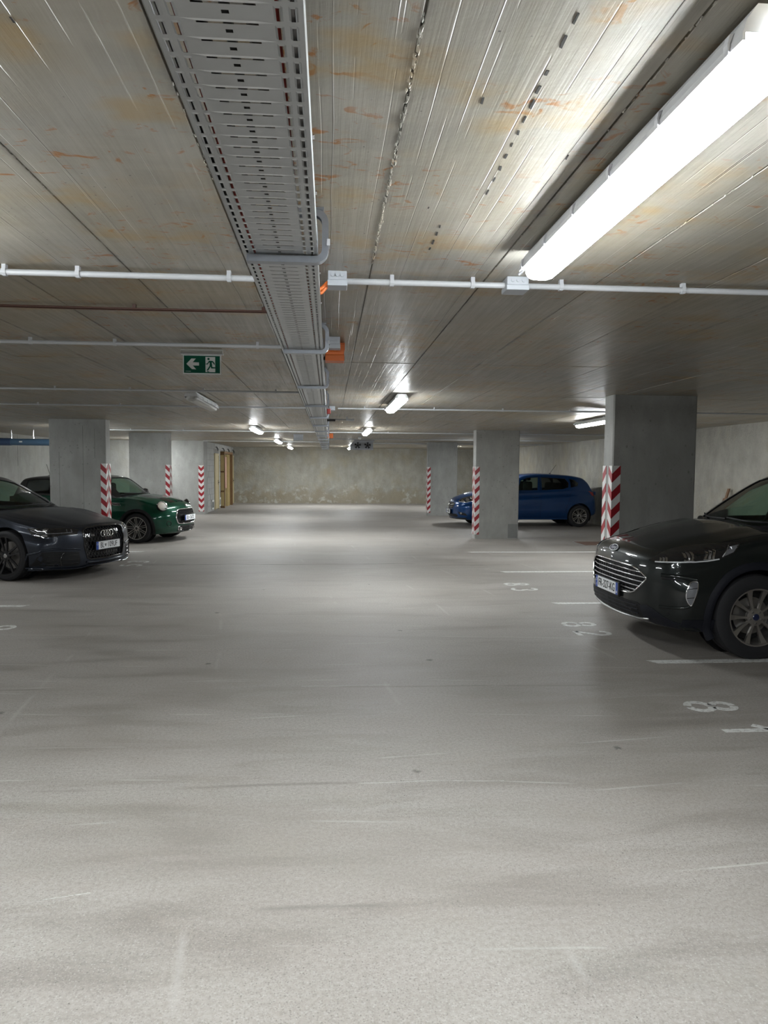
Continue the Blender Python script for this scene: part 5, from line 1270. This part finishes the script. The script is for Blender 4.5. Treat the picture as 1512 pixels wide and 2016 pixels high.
for s in (1, -1):
    patch(bv, 'f', mirror([(.535, .41), (.61, .418), (.66, .40), (.76, .335), (.83, .30), (.85, .25), (.62, .255), (.55, .285)], s), .004, .01, .04).build('bumper_corner', 'dark_navy_plastic', car, smooth=50)
    ax = 'p' if s > 0 else 'n'
    patch(bv, ax, [(.30, .335), (.42, .338), (.56, .342), (.56, .232), (.30, .232)], .004, .01, .04).build('lower_cladding', 'dark_navy_plastic', car, smooth=50)
    hl = patch(bv, ax, smooth_closed([(.125, .815), (.222, .878), (.383, .926), (.575, .964), (.735, .985), (.778, .982), (.721, .908), (.635, .862), (.504, .829), (.282, .812), (.155, .799)], 3), .004, .012, .025).build('headlight', 'lamp_dark', car, smooth=50)
    strip(bv, ax, [(.15, .803), (.282, .817), (.40, .823), (.504, .834), (.60, .853)], .0065, .006, 6).build('running_light', 'led_white', hl, smooth=60)
    for (x, z, w_, h_) in ((.193, .828, .03, .024), (.36, .868, .05, .040), (.52, .889, .055, .046)):
        for q, (m_, o2) in enumerate((('lamp_reflector', 0.), ('brake_steel', .5), ('lamp_reflector', 1.))):
            x2 = x + (o2 - .5) * w_ * 1.1; sl = h_ * .55
            patch(bv, ax, [(x2 - w_ * .22, z - h_ * .85), (x2 + w_ * .10, z - h_ * .85), (x2 + w_ * .42 + sl * .3, z + h_ * (.35 + .3 * o2)), (x2 + w_ * .12 + sl * .3, z + h_ * (.5 + .3 * o2))], .006, .006, .03).build('reflector', m_, hl)
        strip(bv, ax, [(x - w_ * .8, z - h_ * .95), (x + w_ * .8, z - h_ * .95)], .004, .006, 5).build('reflector_edge', 'satin_silver', hl)
    patch(bv, ax, [(.63, .875), (.695, .955), (.765, .972), (.715, .912)], .006, .006, .02).build('marker', 'drl_grey', hl)
    strip(bv, ax, [(.625, .872), (.695, .962)], .004, .007, 5).build('marker_edge', 'satin_silver', hl)
    fo = [(.346, .647), (.398, .655), (.397, .621), (.362, .50), (.345, .47), (.318, .516), (.316, .573)]
    fg = patch(bv, ax, smooth_closed(fo, 3), .005, .012, .02).build('fog_lamp', 'drl_grey', car, smooth=40)
    strip(bv, ax, smooth_closed(scaled_o(fo, 1.06), 3), .0065, .004, 6, closed=True, step=.02).build('fog_frame', 'chrome', fg, smooth=60)
    for z0 in (.60, .525): strip(bv, ax, [(.318, z0), (.392, z0 + .012)], .003, .007, 5).build('fog_divider', 'lamp_dark', fg)
    strip(bv, ax, [(.17, .700), (.25, .700), (.34, .694), (.41, .680)], .020, -.006, 8, flat=.9).build('bumper_crease', 'paint_grey', car, smooth=60)
    strip(bv, ax, [(.17, .672), (.25, .672), (.31, .665)], .010, -.002, 6).build('overhang_shade_strip', 'black_plastic', car, smooth=60)  # black strip put in for the shade under the bumper overhang
    strip(bv, ax, [(.16, .425), (.24, .432), (.31, .44), (.34, .455)], .016, -.006, 8).build('bumper_crease', 'paint_grey', car, smooth=60)
    l, nn = hit(bv, ax, .215, .372); aim(MB().lathe([(0, .003), (.012, .003), (.013, 0)], 14).build('parking_sensor', 'black_plastic', car, smooth=40), l, nn)
    for x in (1.9, 2.95): strip(bv, ax, [(x, .90), (x + .2, .905)], .012, .022, 8).build('door_handle', 'paint_grey', car, smooth=60)
    patch(bv, ax, [(1.40, .34), (3.15, .34), (3.15, .24), (1.40, .24)], .006, .012, .12).build('sill_cladding', 'dark_navy_plastic', car, smooth=50)
strip(bv, 'f', [(-.46, .80), (-.3, .822), (0, .83), (.3, .822), (.46, .80)], .006, -.001, 6).build('nose_edge', 'paint_grey', car, smooth=60)
strip(bv, 't', [(.26, .62), (.175, .42), (.15, .2), (.145, 0), (.15, -.2), (.175, -.42), (.26, -.62)], .003, -.0006, 5).build('panel_gap', 'interior_dark', car)
strip(bv, 't', [(.26, .62), (.5, .72), (.8, .79), (1.1, .82)], .003, -.0006, 5).build('panel_gap', 'interior_dark', car); strip(bv, 't', [(.26, -.62), (.5, -.72), (.8, -.79), (1.1, -.82)], .003, -.0006, 5).build('panel_gap', 'interior_dark', car)
strip(cbv, 'f', [(-.69, 1.10), (-.4, 1.08), (0, 1.07), (.4, 1.08), (.69, 1.10)], .03, .0, 8, flat=.6).build('windscreen_cowl', 'black_plastic', car, smooth=60)
for a, b_ in ((.60, -.05), (-.05, -.62)): strip(cbv, 'f', [(a, 1.135), ((a + b_) / 2, 1.118), (b_, 1.125)], .009, .016, 6).build('wiper', 'black_plastic', car, smooth=60)
plate_on(car, bv, 'f', 0, .500, 'FR-327-KG', bands=('l', 'r'), sz=.108, xs=.78, side_text=[('64', .2375, .036, -.03), ('F', -.2375, .036, -.03)])
tail_lamps(cb, [(.55, .98), (.82, 1.02), (.86, .92), (.6, .90)])

# --- black estate
cb = audi; car, bv, cbv = cb['car'], cb['bv'], cb['cbv']
G = [(0, .732), (.12, .731), (.33, .722), (.405, .70), (.43, .675), (.43, .47), (.385, .30), (.34, .276), (0, .270)]
patch(bv, 'f', sym(G), -.035, .004, .05).build('grille_back', 'gloss_black', car)
strip(bv, 'f', sym(G), .013, .0, 8, closed=True, step=.025).build('grille_surround', 'gloss_black', car, smooth=60)
for sl in (1, -1):
    for k in range(-14, 15):
        u0 = k * .062; pts = []
        for i in range(0, 25):
            z = .275 + .45 * i / 24; u = u0 + sl * (z - .5) * .58
            if abs(u) < half_at(G, z) - .004: pts.append((u, z))
        if len(pts) > 2: strip(bv, 'f', [pts[0], pts[-1]], .0045, -.014, 5, step=.08).build('grille_mesh_bar', 'black_plastic', car, smooth=60)
for k in range(4):
    y = .087 - k * .058; l, nn = hit(bv, 'f', y, .622)
    MB().loop([(l.x - .014, y + .0445 * math.cos(a), .622 + .0445 * math.sin(a)) for a in [2 * PI * i / 32 for i in range(32)]], .0065, 8).build('emblem_ring', 'chrome', car, smooth=60)
l, nn = hit(bv, 'f', .28, .612); t_ = text_mesh('RS6', .042, .003, 1.1); t_.materials.append(MATS['satin_silver']); o = obj('model_lettering', t_, car, (l.x - .010, .28, .612), (PI / 2, 0, -PI / 2))
plate_on(car, bv, 'f', 0, .457, 'BL 109UF', bands=('l',), sz=.115, xs=.70, heart=-.062, fwd_off=.016)
strip(bv, 'f', [(-.40, .245), (-.34, .232), (0, .228), (.34, .232), (.40, .245)], .016, .004, 8).build('lip_blade', 'paint_slate', car, smooth=60)
strip(bv, 'f', [(-.93, .205), (-.86, .19), (-.6, .175), (-.42, .175), (-.36, .195), (.36, .195), (.42, .175), (.6, .175), (.86, .19), (.93, .205)], .022, .012, 8, flat=.5).build('front_splitter', 'paint_slate', car, smooth=60)
patch(bv, 'f', [(-.36, .225), (.36, .225), (.33, .16), (-.33, .16)], .003, .006, .06).build('lower_inlet', 'black_plastic', car)
for s in (1, -1):
    ax = 'p' if s > 0 else 'n'
    I = [(.515, .40), (.82, .424), (.896, .416), (.912, .341), (.90, .225), (.50, .205), (.49, .28)]
    patch(bv, 'f', mirror(I, s), .003, .008, .03).build('side_intake', 'black_plastic', car, smooth=50)
    strip(bv, 'f', mirror([(.49, .43), (.6, .45), (.80, .455), (.90, .44), (.935, .38), (.925, .24)], s), .016, -.004, 8).build('intake_edge', 'paint_slate', car, smooth=60)
    for z in (.36, .30, .25): strip(bv, 'f', mirror([(.52, z), (.70, z), (.86, z)], s), .005, .005, 5).build('intake_slat', 'gloss_black', car, smooth=60)
    strip(bv, 'f', mirror([(.70, .405), (.74, .31), (.73, .23)], s), .009, .006, 6).build('intake_fin', 'gloss_black', car, smooth=60)
    hl = patch(bv, ax, [(.617, .735), (.50, .740), (.382, .738), (.25, .732), (.15, .722), (.105, .70), (.095, .64), (.188, .641), (.25, .625), (.305, .614), (.40, .607), (.495, .612), (.574, .668)], .004, .012, .025).build('headlight', 'lamp_dark', car, smooth=50)
    strip(bv, ax, [(.565, .71), (.47, .672), (.36, .664), (.25, .668), (.13, .672)], .005, .006, 6).build('running_light', 'drl_grey', hl, smooth=60)
    strip(bv, ax, [(.47, .672), (.51, .632), (.42, .622)], .0045, .006, 6).build('running_light', 'drl_grey', hl, smooth=60)
    strip(bv, ax, [(.13, .672), (.155, .71)], .0045, .006, 6).build('running_light', 'drl_grey', hl, smooth=60); strip(bv, ax, [(.16, .672), (.185, .712)], .0045, .006, 6).build('running_light', 'drl_grey', hl, smooth=60)
    patch(bv, ax, [(.34, .70), (.40, .70), (.40, .725), (.34, .725)], .006, .006, .02).build('projector', 'brake_steel', hl)
    patch(bv, ax, [(.33, .632), (.40, .632), (.40, .645), (.33, .645)], .006, .006, .02).build('projector', 'brake_steel', hl)
    strip(bv, ax, [(.28, .555), (.36, .56), (.37, .53), (.29, .525)], .002, -.0004, 5, closed=True).build('washer_cover_gap', 'interior_dark', car)
    strip(bv, ax, [(.25, .590), (.45, .585), (.60, .575)], .0026, -.0006, 5).build('panel_gap', 'interior_dark', car)
    for x in (2.35, 3.4): strip(bv, ax, [(x, .845), (x + .22, .85)], .012, .022, 8).build('door_handle', 'paint_slate', car, smooth=60)
strip(bv, 't', [(.25, .56), (.17, .40), (.135, .2), (.13, 0), (.135, -.2), (.17, -.40), (.25, -.56)], .003, -.0006, 5).build('panel_gap', 'interior_dark', car)
strip(cbv, 'f', [(-.68, .97), (-.4, .95), (0, .945), (.4, .95), (.68, .97)], .028, .0, 8, flat=.6).build('windscreen_cowl', 'black_plastic', car, smooth=60)
for a, b_ in ((.60, -.05), (-.05, -.60)): strip(cbv, 'f', [(a, .995), ((a + b_) / 2, .985), (b_, .99)], .009, .016, 6).build('wiper', 'black_plastic', car, smooth=60)
tail_lamps(cb, [(.4, .88), (.85, .90), (.86, .80), (.45, .80)])

# --- small green car
cb = mini; car, bv, cbv = cb['car'], cb['bv'], cb['cbv']
G = [(0, .695), (.30, .692), (.385, .675), (.43, .60), (.455, .51), (.41, .405), (.35, .388), (0, .384)]
patch(bv, 'f', sym(G), -.03, .004, .05).build('grille_back', 'black_plastic', car)
strip(bv, 'f', sym(G), .013, .003, 8, closed=True, step=.025).build('grille_surround', 'chrome', car, smooth=60)
for z in (.665, .64, .615, .59): w = half_at(G, z) - .01; strip(bv, 'f', [(-w, z), (0, z), (w, z)], .005, -.008, 5).build('grille_bar', 'gloss_black', car, smooth=60)
for k in range(-9, 10): MB().tube([tuple(hit(bv, 'f', k * .042, a)[0] + Vector((.012, 0, 0))) for a in (.68, .585)], .004, 5).build('grille_post', 'gloss_black', car)
patch(bv, 'f', [(-.44, .578), (.44, .578), (.452, .53), (-.452, .53)], -.004, .01, .05).build('grille_beam', 'gloss_black', car, smooth=50)
patch(bv, 'f', [(-.445, .47), (.445, .47), (.43, .44), (-.43, .44)], -.004, .01, .05).build('grille_beam', 'gloss_black', car, smooth=50)
plate_on(car, bv, 'f', 0, .508, 'BL 267ZI', bands=('l',), sz=.115, xs=.70, heart=-.062, fwd_off=.02)
LI = [(0, .345), (.36, .345), (.40, .325), (.41, .25), (.36, .235), (0, .235)]
patch(bv, 'f', sym(LI), .004, .01, .05).build('lower_intake', 'black_plastic', car)
strip(bv, 'f', [(-.42, .232), (-.3, .222), (0, .22), (.3, .222), (.42, .232)], .010, .004, 6).build('lower_trim', 'gloss_black', car, smooth=60)
for z in (.31, .275): strip(bv, 'f', [(-.36, z), (0, z), (.36, z)], .005, .007, 5).build('intake_bar', 'gloss_black', car, smooth=60)
for s in (1, -1):
    ax = 'p' if s > 0 else 'n'
    l, nn = hit(bv, 'f', s * .645, .765); nv = Vector((-.72, s * .55, .42)).normalized()
    round_lamp(car, Vector((l.x + .0, s * .645, .765)) + nv * .006, nv, .106)
    strip(bv, 'f', mirror([(.365, .335), (.405, .32), (.40, .255), (.355, .25)], s), .008, .006, 6, closed=True).build('intake_end_trim', 'chrome', car, smooth=60)
    l, nn = hit(bv, 'f', s * .33, .275); aim(MB().lathe([(0, .004), (.024, .006), (.034, .014), (.038, .0)], 20).build('fog_lamp', 'lamp_reflector', car, smooth=40), l - Vector((.006, 0, 0)), (-1, s * .2, 0))
    l, nn = hit(bv, 'f', s * .61, .405); ht = MB().lathe([(0, -.02), (.036, -.016), (.046, .004), (.054, .006), (.056, -.01)], 24).build('air_duct', 'gloss_black', car, smooth=40); aim(ht, l, nn)
    sc = patch(bv, ax, [(1.13, .775), (1.30, .785), (1.36, .835), (1.17, .825)], .004, .012, .03).build('side_scuttle', 'gloss_black', car); strip(bv, ax, [(1.13, .775), (1.30, .785), (1.36, .835), (1.17, .825)], .007, .006, 6, closed=True).build('scuttle_frame', 'chrome', sc, smooth=60)
    strip(bv, ax, [(1.17, .800), (1.32, .812)], .006, .008, 6).build('scuttle_bar', 'chrome', sc, smooth=60)
    patch(bv, 't', [(.24, s * .13), (.93, s * .18), (.93, s * .44), (.25, s * .36)], .0022, .004, .06).build('bonnet_stripe', 'gloss_black', car, smooth=50)
    strip(bv, ax, [(1.95, .86), (2.13, .862)], .011, .02, 8).build('door_handle', 'chrome', car, smooth=60)
    patch(bv, ax, [(1.15, .27), (2.92, .27), (2.92, .20), (1.15, .20)], .006, .012, .12).build('sill_cladding', 'black_plastic', car, smooth=50)
sc = MB(); l, _ = hit(bv, 't', .34, 0.)
vs = []
for i in range(9):
    t = i / 8; x = .22 + .30 * t; hgt = .032 * math.sin(PI * min(1, .12 + .88 * (1 - t)) ) if t > 0 else .026
    hgt = .030 * (1 - t) ** .8
    for j in range(11):
        v = -1 + 2 * j / 10; y = .17 * v * (1 - .2 * t); ll, _n = hit(bv, 't', x, y); vs.append((x, y, ll.z - .004 + hgt * (1 - v ** 4) + .002))
sc.add(vs, [(i * 11 + j, i * 11 + j + 1, (i + 1) * 11 + j + 1, (i + 1) * 11 + j) for i in range(8) for j in range(10)]); sc.build('bonnet_scoop', 'paint_green', car, smooth=50)
MB().tube([tuple(hit(bv, 't', .224, y)[0] + Vector((-.002, 0, .010))) for y in (-.14, -.07, 0, .07, .14)], .010, 8).build('scoop_mouth', 'black_plastic', car, smooth=50)
l, nn = hit(bv, 'f', 0, .765); aim(MB().lathe([(0, .005), (.024, .005), (.028, 0)], 22).build('badge', 'chrome', car, smooth=40), l, nn)
for s in (1, -1):
    for dz in (-.009, 0, .009): strip(bv, 'f', [(s * .028, .765 + dz * .6), (s * .075 * (1 - abs(dz) * 8), .768 + dz)], .003, .003, 5).build('badge_wing', 'chrome', car)
strip(cbv, 'f', [(-.62, .99), (-.35, .975), (0, .97), (.35, .975), (.62, .99)], .026, .0, 8, flat=.6).build('windscreen_cowl', 'black_plastic', car, smooth=60)
for a, b_ in ((.52, -.05), (-.05, -.55)): strip(cbv, 'f', [(a, 1.015), ((a + b_) / 2, 1.005), (b_, 1.01)], .009, .016, 6).build('wiper', 'black_plastic', car, smooth=60)
an = MB().lathe([(.045, -.01), (.04, .012), (.012, .022), (0, .022)], 14, 'z', (3.28, 0, 1.372)).build('antenna_base', 'black_plastic', car, smooth=50); MB().tube([(3.28, 0, 1.385), (3.36, 0, 1.63)], .005, 6).build('antenna', 'black_plastic', an)
tail_lamps(cb, [(.52, .86), (.66, .84), (.66, .66), (.54, .66)])

# --- blue hatchback
cb = corsa; car, bv, cbv = cb['car'], cb['bv'], cb['cbv']
G = [(0, .665), (.30, .66), (.42, .635), (.38, .55), (.28, .49), (0, .475)]
patch(bv, 'f', sym(G), .003, .008, .05).build('grille', 'black_plastic', car)
for z in (.64, .55, .52): w = half_at(G, z) - .02; strip(bv, 'f', [(-w, z), (0, z), (w, z)], .006, .006, 5).build('grille_bar', 'gloss_black', car, smooth=60)
strip(bv, 'f', [(-.39, .612), (-.2, .590), (0, .582), (.2, .590), (.39, .612)], .013, .008, 8).build('chrome_bar', 'chrome', car, smooth=60)
l, nn = hit(bv, 'f', 0, .59); MB().loop([(l.x - .02, .055 * math.cos(a), .592 + .055 * math.sin(a)) for a in [2 * PI * i / 28 for i in range(28)]], .009, 8).build('emblem_ring', 'chrome', car, smooth=60)
MB().prism([(.075, .60), (.0, .605), (.012, .588), (-.075, .584), (.0, .579), (-.012, .596)], lambda u, v, w: (w, u, v), l.x - .026, l.x - .014).build('emblem_bolt', 'chrome', car)
plate_on(car, bv, 'f', 0, .405, 'BL 418XR', bands=('l',), sz=.115, xs=.70, heart=-.062, fwd_off=.03)
patch(bv, 'f', sym([(0, .345), (.5, .345), (.56, .30), (.5, .26), (0, .255)]), .004, .01, .05).build('lower_grille', 'black_plastic', car)
strip(bv, 'f', [(-.74, .235), (-.5, .225), (0, .222), (.5, .225), (.74, .235)], .02, .004, 8).build('lower_lip', 'black_plastic', car, smooth=60)
for s in (1, -1):
    ax = 'p' if s > 0 else 'n'
    hl = patch(bv, ax, smooth_closed([(.155, .69), (.24, .765), (.40, .825), (.60, .862), (.58, .80), (.46, .70), (.30, .66)], 3), .004, .012, .03).build('headlight', 'lamp_dark', car, smooth=50)
    for x, z, w_ in ((.25, .705, .036), (.37, .748, .046), (.48, .79, .04)): patch(bv, ax, smooth_closed([(x - w_, z - .02), (x + w_ * .6, z - .03), (x + w_, z + .02), (x - w_ * .3, z + .035)], 2), .006, .006, .02).build('reflector', 'lamp_reflector', hl)
    strip(bv, ax, [(.18, .685), (.30, .668), (.46, .708)], .006, .006, 6).build('running_light', 'led_white', hl, smooth=60)
    patch(bv, 'f', mirror([(.56, .42), (.76, .375), (.78, .31), (.62, .33)], s), .004, .01, .04).build('fog_recess', 'black_plastic', car)
    l, nn = hit(bv, 'f', s * .66, .37); aim(MB().lathe([(0, .010), (.03, .010), (.034, .002)], 18).build('fog_lamp', 'lamp_reflector', car, smooth=40), l, nn)
    for x, z in ((2.16, .815), (3.02, .865)): strip(bv, ax, [(x, z), (x + .18, z + .005)], .011, .02, 8).build('door_handle', 'paint_blue', car, smooth=60)
    patch(bv, ax, smooth_closed([(3.80, 1.02), (3.93, 1.0), (4.0, .92), (3.97, .86), (3.88, .88)], 3), .005, .012, .04).build('tail_lamp', 'tail_red', car, smooth=50)
    strip(cbv, ax, [(2.40, 1.0), (2.40, 1.38)], .016, -.004, 6, flat=.4).build('door_pillar', 'gloss_black', car)
strip(cbv, 'f', [(-.62, 1.02), (-.35, 1.0), (0, .99), (.35, 1.0), (.62, 1.02)], .026, .0, 8, flat=.6).build('windscreen_cowl', 'black_plastic', car, smooth=60)
an = MB().lathe([(.03, -.015), (.028, .01), (.01, .02), (0, .02)], 12, 'z', (2.92, 0, 1.468)).build('antenna_base', 'black_plastic', car, smooth=50); MB().tube([(2.92, 0, 1.48), (3.10, 0, 1.72)], .005, 6).build('antenna', 'black_plastic', an)
